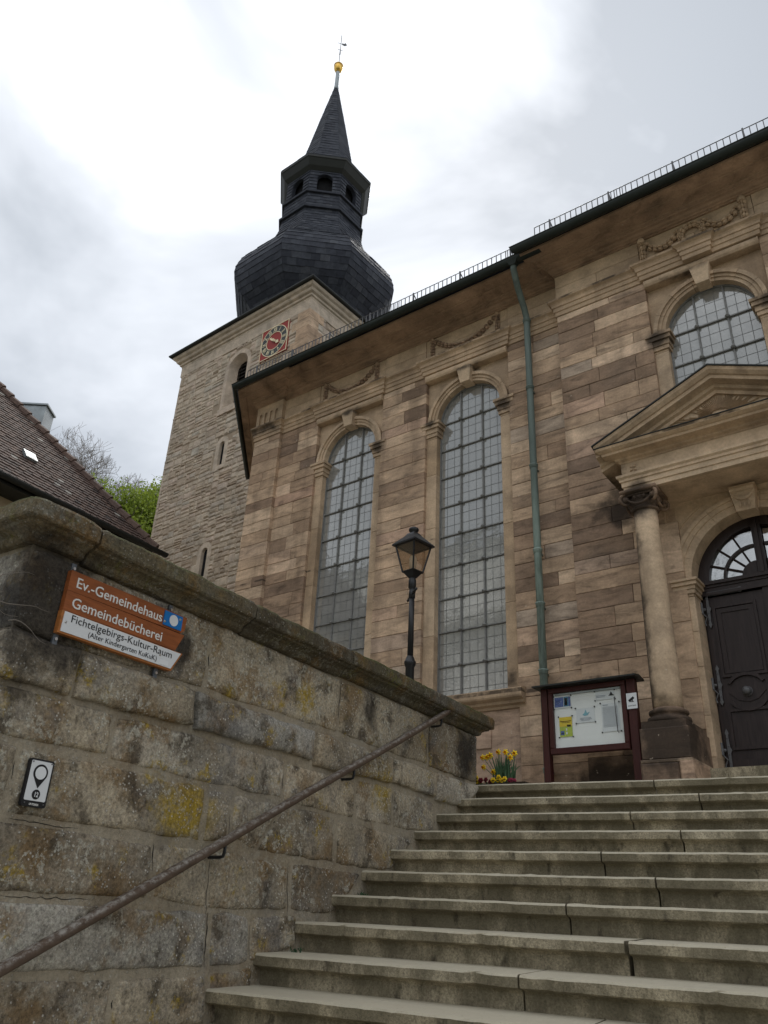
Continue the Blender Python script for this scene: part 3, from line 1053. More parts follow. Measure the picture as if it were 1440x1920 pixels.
# festoons and wreath
def festoon_chain(mb, pts, size, th):
    for i in range(len(pts) - 1):
        p, q = V3(pts[i]), V3(pts[i + 1])
        d = q - p
        for s_ in (-1, 1):
            off = V3((d.z, 0, -d.x)).normalized() * (size * .3 * s_)
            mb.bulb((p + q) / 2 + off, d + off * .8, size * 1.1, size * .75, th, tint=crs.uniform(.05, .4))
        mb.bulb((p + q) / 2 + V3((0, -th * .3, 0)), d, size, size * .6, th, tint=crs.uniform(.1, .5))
def swag(x0, x1, zt, sag, n):
    return [(x0 + (x1 - x0) * k / n, 0, zt - sag * (1 - ((k / n) * 2 - 1) ** 2)) for k in range(n + 1)]
def at_y(pts, y): return [(p[0], y, p[2]) for p in pts]
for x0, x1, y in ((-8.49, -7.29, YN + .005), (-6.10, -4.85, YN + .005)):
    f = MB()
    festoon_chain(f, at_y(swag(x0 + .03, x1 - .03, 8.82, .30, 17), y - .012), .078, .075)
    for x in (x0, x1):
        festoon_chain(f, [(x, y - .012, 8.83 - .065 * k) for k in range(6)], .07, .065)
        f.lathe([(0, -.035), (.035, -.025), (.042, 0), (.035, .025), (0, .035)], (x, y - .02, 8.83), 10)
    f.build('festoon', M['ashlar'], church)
f = MB()
yf = YR - .03
cw = (XC - .03, 8.63)
for k in range(14):
    t0, t1 = 2 * PI * k / 14, 2 * PI * (k + 1) / 14
    festoon_chain(f, [(cw[0] + .155 * math.cos(t0), yf, cw[1] + .155 * math.sin(t0)), (cw[0] + .155 * math.cos(t1), yf, cw[1] + .155 * math.sin(t1))], .078, .075)
f.build('wreath', M['trim'], church)
for sx in (-1, 1):
    f = MB()
    pts = swag(cw[0] + sx * .66, cw[0] + sx * .15, 8.79, .2, 8)
    festoon_chain(f, at_y(pts, yf), .085, .075)
    festoon_chain(f, [(cw[0] + sx * .69, yf, 8.83 - .085 * k) for k in range(5)], .09, .075)
    f.lathe([(0, -.045), (.05, -.035), (.06, 0), (.05, .035), (0, .045)], (cw[0] + sx * .69, yf - .02, 8.82), 10)
    f.build('festoon', M['trim'], church)

# downpipe
dp = MB()
px_, py_ = -4.27, 8.96
dp.tube([(-4.18, 8.40, 9.0), (-4.19, 8.42, 8.9), (-4.23, 8.62, 8.72), (-4.26, 8.88, 8.5), (px_, py_, 8.38), (px_, py_, 8.2), (px_, py_, LAND)], [.05] * 7, 14)
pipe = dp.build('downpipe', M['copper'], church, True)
for z in (8.32, 7.06, 5.72, 4.42, 3.66, 2.78, 1.6):
    c = MB()
    c.lathe([(.05, -.03), (.058, -.028), (.058, .01), (.064, .015), (.064, .03), (.05, .034)], (px_, py_, z), 14)
    c.box(px_ - .012, px_ + .012, py_ + .04, py_ + .14, z - .02, z + .005)
    c.build('pipe_clip', M['copper'], pipe, True)
hp = MB()
hp.add([(-4.28, 8.30, 9.08), (-4.05, 8.30, 9.08), (-4.05, 8.46, 9.08), (-4.28, 8.46, 9.08), (-4.22, 8.35, 8.96), (-4.13, 8.35, 8.96), (-4.13, 8.43, 8.96), (-4.22, 8.43, 8.96)],
       [(0, 1, 5, 4), (1, 2, 6, 5), (2, 3, 7, 6), (3, 0, 4, 7), (4, 5, 6, 7)])
hp.build('rainwater_head', M['gutter'], pipe)

# ------------------------------------------------------------------ portal: portico, door
PX = -1.61
DH, DZ = .72, 3.60                                     # half width and springing of the door arch
po = MB()
po.tint = .7
# plain soffit slab over the columns
po.box(PX - 1.19, PX + 1.19, 8.285, YR - .0, 4.60, 4.96)
portico = po.build('portico', M['trim'], church)
ent = MB()
ent.tint = .85
hp_ = 1.19
pe = [(PX - hp_, YR + .02), (PX - hp_, 8.28), (PX + hp_, 8.28), (PX + hp_, YR + .02)]
ent.sweep(pe, [(-.06, 4.575), (.0, 4.575), (.002, 4.635), (.016, 4.64), (.018, 4.70), (.034, 4.705), (.036, 4.735), (.06, 4.755), (.062, 4.785), (.004, 4.79), (.004, 4.955), (-.06, 4.955)])
ent.build('architrave', M['pale'], portico)
for sx in (-1, 1):
    r_ = MB()
    for k in range(4):
        t_ = PI / 4 + PI / 2 * k
        r_.bulb((PX + sx * (hp_ - .14) + .03 * math.cos(t_), 8.27, 4.87 + .03 * math.sin(t_)), (math.cos(t_), 0, math.sin(t_)), .05, .03, .03)
    r_.build('rosette', M['trim'], portico, True)
cc = MB()
cc.tint = .25
cc.sweep(pe, [(-.06, 4.957), (.012, 4.957), (.02, 4.975), (.055, 4.99), (.06, 5.01), (.09, 5.02), (.17, 5.03), (.175, 5.06), (.19, 5.065), (.225, 5.09), (.235, 5.12), (-.06, 5.135)])
cc.build('portico_cornice', M['trim'], portico)
fl_ = MB()
fl_.sweep(pe, [(-.05, 5.137), (.23, 5.122), (.245, 5.124), (.245, 5.132), (-.05, 5.145)])
fl_.build('flashing', M['roofmetal'], portico)
ZA, ZE = 5.79, 5.165
xe = 1.43
rk = [(.0, -.25), (.015, -.25), (.02, -.205), (.06, -.19), (.065, -.15), (.10, -.14), (.17, -.13), (.175, -.085), (.195, -.08), (.23, -.04), (.24, .0), (-.62, .0), (-.62, -.25)]
for sx in (-1, 1):
    r_ = MB()
    r_.tint = .55
    k = len(rk)
    vs = []
    for u_ in (0, 1):
        for o, h in rk:
            x = PX + sx * xe * (1 - u_)
            vs.append((x, 8.28 - o, ZE + (ZA - ZE) * u_ + h))
    # the lower end dies into the level cornice
    r_.add(vs, [(j, (j + 1) % k, k + (j + 1) % k, k + j) for j in range(k)] + [tuple(range(k)), tuple(range(2 * k - 1, k - 1, -1))])
    r_.build('raking_cornice', M['trim'], portico)
    b_ = MB()
    b_.add([(PX + sx * (xe + .02), 8.025, ZE - .004), (PX, 8.025, ZA + .004), (PX, YR + .01, ZA + .004), (PX + sx * (xe + .02), YR + .01, ZE - .004),
            (PX + sx * (xe + .02), 8.025, ZE + .012), (PX, 8.025, ZA + .02), (PX, YR + .01, ZA + .02), (PX + sx * (xe + .02), YR + .01, ZE + .012)],
           [(0, 1, 5, 4), (4, 5, 6, 7), (3, 2, 1, 0), (0, 4, 7, 3)])
    b_.build('flashing', M['roofmetal'], portico)
ty = MB()
ty.tint = .9
ty.prism([(PX - 1.1, 5.14), (PX + 1.1, 5.14), (PX, 5.62)], 8.30, YR)
cx, cz = PX, 5.20
rr = random.Random(3)
ty.tint = .75
for k in range(46):
    a = PI * (k + .5) / 46
    if abs(a - PI / 2) > 1.5: continue
    r0 = .13 + rr.uniform(-.01, .02)
    lim = min(.62, .40 / max(.08, math.sin(a) + .43 * abs(math.cos(a))))
    r1 = min(lim, .2 + rr.uniform(.05, .4))
    if r1 < r0 + .04: continue
    c_, s_ = math.cos(a), math.sin(a)
    w_ = .008
    ty.add([(cx + r0 * c_ + w_ * s_, 8.299, cz + r0 * s_ - w_ * c_), (cx + r0 * c_ - w_ * s_, 8.299, cz + r0 * s_ + w_ * c_), (cx + r1 * c_ - .5 * w_ * s_, 8.299, cz + r1 * s_ + .5 * w_ * c_), (cx + r1 * c_ + .5 * w_ * s_, 8.299, cz + r1 * s_ - .5 * w_ * c_), (cx + r0 * c_, 8.272, cz + r0 * s_), (cx + r1 * c_, 8.282, cz + r1 * s_)],
           [(0, 4, 5, 3), (1, 2, 5, 4), (2, 3, 5), (0, 1, 4)])
for r_ in (.085, .115):
    arch_band(ty, cx, cz - .02, r_ - .012, r_, 8.275, 8.30, 12, rad(20), rad(160))
ty.lathe([(0, -.02), (.03, -.015), (.035, 0), (.03, .015), (0, .02)], (cx, 8.285, cz + .02), 10)
ty.build('tympanum', M['pale'], portico)

for sx in (-1, 1):
    x, y = PX + sx * 1.015, 8.43
    sh = MB()
    sh.tint = .8
    sh.lathe([(.155 - .023 * sm(0, 1, k / 12) * (k / 12) ** .6, 2.03 + 2.31 * k / 12) for k in range(13)], (x, y, 0), 28)
    colm = sh.build('column', M['trim'], portico, True)
    b_ = MB()
    b_.tint = .1
    b_.lathe([(.215, 1.885), (.222, 1.91), (.215, 1.94), (.185, 1.945), (.175, 1.965), (.185, 1.975), (.20, 1.985), (.20, 2.01), (.17, 2.025), (.156, 2.04)], (x, y, 0), 28)
    b_.build('base', M['ashlar'], colm, True)
    pd = MB()
    pd.tint = .12
    q = .245
    pd.box(x - q + .02, x + q - .02, y - q + .02, YR, 1.815, 1.885)
    pd.stone(x - q, x + q, y - q, YR, 1.50, 1.814, .012)
    pd.tint = .3
    pd.stone(x - q - .015, x + .12, y - q - .03, y + .1, LAND - .05, 1.47, .02, .05)
    pd.stone(x + .125, x + q + .015, y - q - .03, YR, LAND - .05, 1.48, .02, .9)
    pd.stone(x - q - .01, x + q + .01, y - q - .02, YR, 1.468, 1.50, .006, .8)
    pd.build('pedestal', M['ashlar'], colm)
    ca = MB()
    ca.tint = .2
    ca.lathe([(.132, 4.325), (.16, 4.335), (.162, 4.355), (.14, 4.365), (.138, 4.40), (.175, 4.47), (.17, 4.52)], (x, y, 0), 20)
    ca.box(x - .215, x + .215, y - .215, y + .215, 4.535, 4.573)
    for ax in (-1, 1):
        for ay in (-1, 1):
            # volute: spiral scroll turned out at the corner
            c0 = V3((x + ax * .165, y + ay * .165, 4.455))
            dv = V3((ax, ay, 0)).normalized()
            pts, rs = [], []
            for k in range(26):
                a = PI / 2 - k * .42
                r = .075 * (1 - k / 30)
                pts.append(c0 + dv * (math.cos(a) * r) * 1. + V3((0, 0, math.sin(a) * r)))
                rs.append(.022 * (1 - k / 60))
            ca.tube(pts, rs, 6)
            ca.tube([c0 - V3((-ay, ax, 0)).normalized() * .04, c0 + V3((-ay, ax, 0)).normalized() * .04], .03, 8)
    for side in range(4):
        d_ = [V3((0, -1, 0)), V3((1, 0, 0)), V3((0, 1, 0)), V3((-1, 0, 0))][side]
        tg_ = V3((-d_.y, d_.x, 0))
        c0 = V3((x, y, 0)) + d_ * .165
        ca.tube([c0 - tg_ * .15 + V3((0, 0, 4.51)), c0 + V3((0, 0, 4.515)), c0 + tg_ * .15 + V3((0, 0, 4.51))], .016, 6)
        for k in range(-1, 2):
            ca.lathe([(0, -.03), (.022, -.015), (.024, .01), (0, .03)], c0 + tg_ * (.055 * k) + V3((0, 0, 4.475)), 8)
        sg_ = [c0 + d_ * .02 + tg_ * (.14 * q_ / 5) + V3((0, 0, 4.455 - .075 * (1 - (q_ / 5) ** 2))) for q_ in range(-5, 6)]
        ca.tube(sg_, [.008 + .01 * (1 - (q_ / 5) ** 2) for q_ in range(-5, 6)], 6)
    ca.build('capital', M['ashlar'], colm, True)
    pl_ = MB()
    xw = x + (.09 if sx < 0 else -.09)
    for a, b in ((1.9, 2.45), (2.455, 3.1), (3.105, 3.7), (3.705, 4.35)):
        pl_.stone(xw - .14, xw + .14, YR - .05, YR + .02, a, b, .005, crs.uniform(.5, .9))
    pl_.build('pilaster', M['ashlar'], portico)

# wall round the door, inside the portico
dw = MB()
dw.tint = .75
spandrel(dw, PX, DZ, DH + .2, PX - .96, PX + .96, 4.6, YR)
for sx in (-1, 1):
    a, b = sorted((PX + sx * DH, PX + sx * .97))
    z = LAND
    for zn in (1.62, 2.05, 2.58, 2.98, 3.395):
        dw.stone(a, b, YR - .015, YR + .6, z, zn - .003, .005, crs.uniform(.55, .95))
        z = zn
    for i, (u0, u1, o) in enumerate(((0, .15, 0), (.15, .4, .02), (.4, .62, .032), (.62, .85, .055), (.85, 1, .075))):
        ia, ib = sorted((PX + sx * (DH - o), PX + sx * (.93 + o * .3)))
        dw.box(ia, ib, YR - .02 - o, YR + .25, 3.397 + .2 * u0, 3.397 + .2 * u1 - .002)
for i in range(9):
    a0, a1 = PI * i / 9 + .002, PI * (i + 1) / 9 - .002
    tv = crs.uniform(.6, .95)
    arch_band(dw, PX, DZ, DH, DH + .21, YR - .012, YR + .6, 5, a0, a1, tv)
    arch_band(dw, PX, DZ, DH + .09, DH + .21, YR - .028, YR - .01, 5, a0, a1, tv)
    arch_band(dw, PX, DZ, DH + .15, DH + .19, YR - .042, YR - .02, 5, a0, a1, tv)
# sunk spandrel mouldings
for sx in (-1, 1):
    a0, a1 = (rad(118), rad(160)) if sx < 0 else (rad(20), rad(62))
    arch_band(dw, PX, DZ, DH + .30, DH + .325, YR - .014, YR + .01, 12, a0, a1)
    xx = PX + sx * .93
    dw.box(xx - .012, xx + .012, YR - .014, YR + .01, DZ + .3, 4.52)
dw.tint = .65
kz0, kz1 = DZ + DH - .06, 4.56
dw.add([(PX - .10, YR - .12, kz0), (PX + .10, YR - .12, kz0), (PX + .145, YR - .17, kz1), (PX - .145, YR - .17, kz1), (PX - .10, YR + .1, kz0), (PX + .10, YR + .1, kz0), (PX + .145, YR, kz1), (PX - .145, YR, kz1)],
       [(0, 1, 2, 3), (4, 0, 3, 7), (1, 5, 6, 2), (4, 5, 1, 0), (3, 2, 6, 7)])
dw.tube([(PX - .13, YR - .17, kz1 - .05), (PX + .13, YR - .17, kz1 - .05)], .03, 8)
dw.tube([(PX + .12 * q_ / 6, YR - .15, kz1 - .08 - .085 * (1 - (q_ / 6) ** 2)) for q_ in range(-6, 7)], [.012 + .016 * (1 - (q_ / 6) ** 2) for q_ in range(-6, 7)], 7)
for q_ in (-.5, 0, .5):
    dw.bulb((PX + q_ * .09, YR - .145, kz0 + .07), (0, .1, 1), .12, .03, .03)
dw.build('door_surround', M['pale'], portico)

# two-leaved door with fanlight
yd = YR + .26
dr = MB()
dr.box(PX - DH, PX + DH, yd + .03, yd + .09, LAND + .3, DZ - .12)
dr.box(PX - DH, PX + DH, yd - .03, yd + .09, DZ - .145, DZ + .0)
for a, b, o in ((DZ - .145, DZ - .11, .05), (DZ - .05, DZ - .02, .045), (DZ - .02, DZ + .02, .07)):
    dr.box(PX - DH, PX + DH, yd - o, yd + .08, a, b)
dr.box(PX - .05, PX + .05, yd - .05, yd + .08, DZ + .02, DZ + DH - .02)
dr.box(PX - .02, PX + .02, yd - .075, yd - .045, DZ + .02, DZ + DH - .03)
dr.box(PX - .045, PX + .045, yd - .03, yd + .04, LAND + .4, DZ - .145)
arch_band(dr, PX, DZ + .02, DH - .13, DH + .01, yd - .035, yd + .06, 30)
for sx in (-1, 1):
    arch_band(dr, PX + sx * .06, DZ + .02, .0, .17, yd - .015, yd + .04, 12, PI / 2 if sx < 0 else 0, PI if sx < 0 else PI / 2)
    arch_band(dr, PX + sx * .06, DZ + .02, .345, .375, yd - .02, yd + .04, 14, PI / 2 if sx < 0 else 0, PI if sx < 0 else PI / 2)
    for k in range(1, 4):
        a = PI / 2 + sx * -1 * PI / 2 * k / 4
        c_, s_ = math.cos(a), math.sin(a)
        dr.tube([(PX + sx * .06 + .15 * c_, yd - .002, DZ + .02 + .15 * s_), (PX + sx * .06 + .56 * c_, yd - .002, DZ + .02 + .56 * s_)], .013, 6)
door = dr.build('door', M['door'], church)
fg = MB()
for sx in (-1, 1):
    for k in range(4):
        for r0, r1 in ((.17, .345), (.375, .55)):
            a0, a1 = (PI / 2 + PI / 2 * k / 4, PI / 2 + PI / 2 * (k + 1) / 4) if sx < 0 else (PI / 2 * k / 4, PI / 2 * (k + 1) / 4)
            mb = MB()
            tl = crs.gauss(0, .01)
            mb.add([(PX + sx * .06 + r * math.cos(a), yd + .012 + tl * (r - .3), DZ + .02 + r * math.sin(a)) for r, a in ((r0, a0), (r1, a0), (r1, (a0 + a1) / 2), (r1, a1), (r0, a1), (r0, (a0 + a1) / 2))], [(0, 1, 2, 3, 4, 5)], crs.random())
            mb.build('pane', M['fanglass'], door, fixn=False)
bkd = MB()
bkd.box(PX - DH, PX + DH, yd + .1, yd + .14, LAND, DZ)
bkd.prism(disc(PX, DZ, DH, 20, 0, PI), yd + .1, yd + .14)
bkd.build('door_back', M['dark'], church)
for sx in (-1, 1):
    lf = MB()
    x0, x1 = (PX - DH + .02, PX - .05) if sx < 0 else (PX + .05, PX + DH - .02)
    xm = (x0 + x1) / 2
    def frame(mb, a, b, c, d, y, w=.03, h=.018):
        for q in ((a, b, c, c + w), (a, b, d - w, d), (a, a + w, c + w, d - w), (b - w, b, c + w, d - w)):
            mb.box(q[0], q[1], y - h, y, q[2], q[3])
    lf.box(x0, x1, yd - .0, yd + .028, LAND + .33, DZ - .16)
    frame(lf, x0 + .09, x1 - .09, 2.5, DZ - .27, yd, .03, .022)
    frame(lf, x0 + .125, x1 - .125, 2.54, DZ - .31, yd, .05, .012)
    frame(lf, x0 + .09, x1 - .09, 1.72, 2.15, yd, .03, .022)
    lf.box(x0, x1, yd - .02, yd, LAND + .33, 1.62)
    for zc, a0, a1 in ((2.30, rad(35), rad(145)), (2.35, rad(215), rad(325))):
        arch_band(lf, xm, zc, .2, .235, yd - .028, yd, 14, a0, a1)
    lf.prism([(xm - .19, 2.325), (xm - .1, 2.24), (xm, 2.215), (xm + .1, 2.24), (xm + .19, 2.325), (xm + .1, 2.41), (xm, 2.435), (xm - .1, 2.41)], yd - .012, yd)
    leaf = lf.build('door_leaf', M['door'], door)
    kb = MB(lambda a, b, c: V3((a, b, c)))
    pr = [(0, .045), (.03, .043), (.05, .03), (.052, .01), (.04, -.008), (.03, -.02)]
    vs, fs = [], []
    for o, (r, d_) in enumerate([(.002, .075), (.025, .073), (.045, .055), (.048, .035), (.035, .018), (.055, .004)]):
        for k in range(14):
            t_ = 2 * PI * k / 14
            vs.append((xm + r * math.cos(t_), yd - .012 - d_, 2.325 + r * math.sin(t_)))
    for o in range(5):
        for k in range(14):
            fs.append((o * 14 + k, o * 14 + (k + 1) % 14, o * 14 + 14 + (k + 1) % 14, o * 14 + 14 + k))
    fs.append(tuple(range(14)))
    kb.add(vs, fs)
    kb.build('door_knob', M['iron'], door, True)
    xo = x0 if sx < 0 else x1
    for zc, L_ in ((3.3, 1), (2.42, 0), (1.72, 0)):
        h_ = MB()
        s1 = 1 if sx < 0 else -1
        xs_ = xo + s1 * .05
        pol = [(xs_ - .012, zc - .17), (xs_ - .02, zc - .185), (xs_, zc - .225), (xs_ + .02, zc - .185), (xs_ + .012, zc - .17), (xs_ + .016, zc - .03), (xs_ + .032, zc), (xs_ + .016, zc + .03), (xs_ + .011, zc + .16), (xs_ + .02, zc + .18), (xs_, zc + .225), (xs_ - .02, zc + .18), (xs_ - .011, zc + .16), (xs_ - .016, zc + .03), (xs_ - .016, zc - .03)]
        h_.prism(pol, yd - .03, yd - .018)
        h_.tube([(xs_ - s1 * .03, yd - .03, zc), (xo - s1 * .02, yd - .05, zc)], .018, 8)
        h_.tube([(xo - s1 * .015, yd - .05, zc - .05), (xo - s1 * .015, yd - .05, zc + .08)], .018, 8)
        h_.tube([(xo - s1 * .01, yd - .05, zc - .05), (xo + s1 * .03, yd - .05, zc - .1), (xo + s1 * .0, yd - .05, zc - .16), (xo + s1 * .01, yd - .05, zc - .2)], .008, 6)
        if L_:
            h_.prism([(min(xs_, xs_ + s1 * .36), zc + .15), (max(xs_, xs_ + s1 * .36), zc + .15), (max(xs_, xs_ + s1 * .36), zc + .2), (min(xs_, xs_ + s1 * .36), zc + .2)], yd - .034, yd - .0301)
            h_.prism(disc(xs_ + s1 * .37, zc + .175, .032, 10), yd - .036, yd - .026)
        for k in range(4):
            h_.lathe([(0, -.006), (.008, 0), (0, .006)], (xs_, yd - .032, zc - .13 + .085 * k), 6)
        h_.build('hinge', M['iron'], door)
th = MB()
th.tint = .4
ths = SDIR
th.box(PX - .8, PX + .8, YR - .2, yd + .1, 1.33, 1.475)
th.box(PX - 1.0, PX + 1.0, YR - .34, YR - .01, LAND - .05, 1.30)
th.build('threshold', M['step'], church)

# ------------------------------------------------------------------ tower
TC = V3((-12.06049706, 12.0, 0))
ta = rad(-2)
TX, TY = V3((math.cos(ta), math.sin(ta), 0)), V3((-math.sin(ta), math.cos(ta), 0))
def T(u, v, z): return TC + TX * u + TY * v + V3((0, 0, z))
TW = 5.46
tower = thing('church_tower', T(-TW / 2, TW / 2, LAND), 'old rubble stone tower with slate onion dome, lantern and spire behind the church', 'tower')
tb = MB(T)
ZT = 14.93
body_top = ZT
# body with recesses for louvre and slits cut as boxes between them: front skin built of strips
tb.box(-TW + .03, -.03, .6, TW, LAND, ZT)
openings = [(-3.10, -2.36, 12.5, 14.22), (-2.99, -2.79, 10.6, 11.35), (-3.04, -2.81, 7.35, 8.18)]
tb.box(-TW + .018, -3.16, .018, .6, LAND, ZT)
tb.box(-2.30, -.03, .03, .6, LAND, ZT)
zs = [LAND, 7.35, 8.18, 10.6, 11.35, 12.5, 14.25, ZT]
for i in range(0, len(zs) - 1, 2): tb.box(-3.16, -2.30, .031, .6, zs[i], zs[i + 1])
for (a, b, c, d) in openings[1:]:
    tb.box(-3.16, a - .001, .031, .6, c, d)
    tb.box(b + .001, -2.30, .031, .6, c, d)
tb.build('tower_core', M['rubble_mortar'], tower)
rub = Pieces('stone', M['rubble'], tower)
trr = random.Random(21)
def rubble_face(fr, x0, x1, z0, z1, holes, hmin=.14, hmax=.30, weight=1.):
    cells = []
    def split(a, b, c, d, dep=0):
        w, h = b - a, d - c
        lw, lh = trr.uniform(.26, .66), trr.uniform(hmin, hmax)
        if dep < 14 and (w > lw or h > lh):
            if w / lw > h / lh * trr.uniform(.7, 1.4):
                m_ = a + w * trr.uniform(.32, .68)
                split(a, m_, c, d, dep + 1)
                split(m_, b, c, d, dep + 1)
            else:
                m_ = c + h * trr.uniform(.3, .7)
                split(a, b, c, m_, dep + 1)
                split(a, b, m_, d, dep + 1)
        elif w > .05 and h > .03: cells.append((a, b, c, d))
    split(x0, x1, z0, z1)
    rel = .55
    for a, b, c, d in cells:
        if any(b > q[0] - .05 and a < q[1] + .05 and d > q[2] - .05 and c < q[3] + .1 for q in holes): continue
        mb = MB(fr)
        g_ = trr.uniform(.0, .007)
        e_ = min(.035, (d - c) * .22)
        j = lambda: trr.uniform(-.011, .011)
        jt = [j() for _ in range(8)]
        pr_ = trr.uniform(-.007, .010)
        a_, b_, c_, d_ = a + g_, b - g_, c + g_, d - g_
        vs = [(a_ + e_ + jt[0], -pr_, c_ + e_ + jt[1]), (b_ - e_ + jt[2], -pr_ + j(), c_ + e_ + jt[3]), (b_ - e_ + jt[4], -pr_ + j() * .6, d_ - e_ + jt[5]), (a_ + e_ + jt[6], -pr_ + j() * .6, d_ - e_ + jt[7]),
              (a_, .02, c_ + jt[1] * .4), (b_, .02, c_ + jt[3] * .4), (b_, .02, d_ + jt[5] * .4), (a_, .02, d_ + jt[7] * .4), (a_, .12, c_), (b_, .12, c_), (b_, .12, d_), (a_, .12, d_)]
        mb.add(vs, [(0, 1, 2, 3), (4, 5, 1, 0), (5, 6, 2, 1), (6, 7, 3, 2), (7, 4, 0, 3), (4, 8, 9, 5), (5, 9, 10, 6), (6, 10, 11, 7), (7, 11, 8, 4)], trr.random())
        rub.add(mb, weight)
clock_hole = [(-1.83, -.72, 13.45, 14.58)]
rubble_face(T, -TW, -.42, LAND, 14.15, openings, )
rubble_face(T, -TW, -.42, 14.15, ZT, openings, .26, .38)
TR = lambda a, b, c: T(-b, a, c)
rubble_face(lambda a, b, c: T(-b, a, c), .35, TW, 8.5, ZT, [], .18, .3, .5)
TL_ = lambda a, b, c: T(-TW + b, TW - a, c)
rubble_face(TL_, 0, TW, 6., ZT, [], .2, .34, .2)
rub.finish()
# dressed quoins, opening surrounds
qn = Pieces('quoin', M['ashlar'], tower)
z = LAND
i = 0
while z < ZT - .05:
    h = min(trr.uniform(.26, .4), ZT - z)
    la, lb = (.62, .36) if i % 2 else (.42, .55)
    mb = MB(T)
    mb.box(-la if i % 2 else -.44, .012, -.012, lb, z + .004, z + h - .004, trr.uniform(.4, .75))
    qn.add(mb)
    z += h
    i += 1
qn.finish()
lv = MB(T)
lv.tint = .7
cxl, zl = -2.73, 13.85
hw = .37
fronts = MB(T)
# splayed surround of the bell opening
def splay(mb, cx, zc, r_out, r_in, z0, yo, yi, n=16, closed=True):
    pts = [(1, 0)]
    out = [(cx + r_out, z0)] + [(cx + r_out * math.cos(PI * k / n), zc + r_out * math.sin(PI * k / n)) for k in range(n + 1)] + [(cx - r_out, z0)]
    inn = [(cx + r_in, z0 + .08)] + [(cx + r_in * math.cos(PI * k / n), zc + r_in * math.sin(PI * k / n)) for k in range(n + 1)] + [(cx - r_in, z0 + .08)]
    k = len(out)
    mb.add([(p[0], yo, p[1]) for p in out] + [(p[0], yi, p[1]) for p in inn], [(j, j + 1, k + j + 1, k + j) for j in range(k - 1)] + [(k - 1, 0, k, 2 * k - 1)])
splay(lv, cxl, zl, .40, .27, 12.5, -.005, .24)
lv.box(cxl - .44, cxl - .40, .02, .5, 12.5, 14.3)
lv.box(cxl + .40, cxl + .44, .02, .5, 12.5, 14.3)
spandrel(lv, cxl, zl, .27, cxl - .43, cxl + .43, 14.3, .241)
arch_band(lv, cxl, zl, .40, .54, -.006, .1, 16)
lv.box(cxl - .54, cxl - .40, -.0061, .1, 12.45, zl)
lv.box(cxl + .40, cxl + .54, -.0061, .1, 12.45, zl)
lv.box(cxl - .58, cxl + .58, -.03, .1, 12.30, 12.5)
bo = lv.build('bell_opening', M['rubble'], tower)
lb_ = MB(T)
lb_.prism([(cxl - .3, 12.55), (cxl + .3, 12.55), (cxl + .3, zl)] + disc(cxl, zl, .3, 12, 0, PI)[1:-1] + [(cxl - .3, zl)], .33, .36)
lb_.build('opening_back', M['dark'], bo)
for k in range(12):
    zz = 12.62 + .125 * k
    w_ = .3 if zz < zl else math.sqrt(max(.005, .09 - (zz - zl) ** 2))
    s_ = MB(T)
    s_.add([(cxl - w_, .24, zz), (cxl + w_, .24, zz), (cxl + w_, .33, zz + .1), (cxl - w_, .33, zz + .1), (cxl - w_, .24, zz + .025), (cxl + w_, .24, zz + .025), (cxl + w_, .33, zz + .125), (cxl - w_, .33, zz + .125)], [(0, 1, 2, 3), (4, 5, 6, 7), (0, 1, 5, 4), (0, 3, 7, 4), (1, 2, 6, 5)])
    s_.build('louvre_slat', M['louvre'], bo)
for (a, b, c, d) in openings[1:]:
    s_ = MB(T)
    s_.tint = .62
    cx = (a + b) / 2
    hw = (b - a) / 2
    splay(s_, cx, d - hw, hw, hw * .92, c, -.003, .085, 10)
    arch_band(s_, cx, d - hw, hw, hw + .15, -.004, .1, 10)
    s_.box(cx - hw - .15, cx - hw, -.0041, .1, c, d - hw)
    s_.box(cx + hw, cx + hw + .15, -.0041, .1, c, d - hw)
    s_.box(cx - hw - .15, cx + hw + .15, -.0041, .1, c - .12, c)
    sl = s_.build('slit_window', M['rubble'], tower)
    s_ = MB(T)
    s_.box(cx - hw, cx + hw, .08, .26, c, d)
    s_.build('slit_back', M['dark'], sl)
# cornice
tc = MB()
tp = [tuple(T(-TW, TW, 0)[:2]), tuple(T(-TW, 0, 0)[:2]), tuple(T(0, 0, 0)[:2]), tuple(T(0, TW, 0)[:2])]
tc.tint = .5
tc.sweep(tp, [(-.1, 14.90), (.02, 14.90), (.025, 14.95), (.07, 14.97), (.075, 15.03), (.14, 15.06), (.16, 15.1), (.165, 15.13), (.23, 15.17), (.25, 15.21), (.255, 15.25), (-.1, 15.27)])
tc.build('tower_cornice', M['rubble'], tower)
ta_ = MB()
ta_.tint = .62
ta_.sweep(tp, [(-.02, 14.55), (.008, 14.55), (.014, 14.57), (.014, 14.90), (-.02, 14.90)])
ta_.build('tower_frieze', M['rubble'], tower)
tr_ = MB()
tr_.sweep(tp, [(-.1, 15.265), (.33, 15.262), (.35, 15.29), (.35, 15.32), (-.1, 15.6)])
tr_.build('eaves_edge', M['roofmetal'], tower)
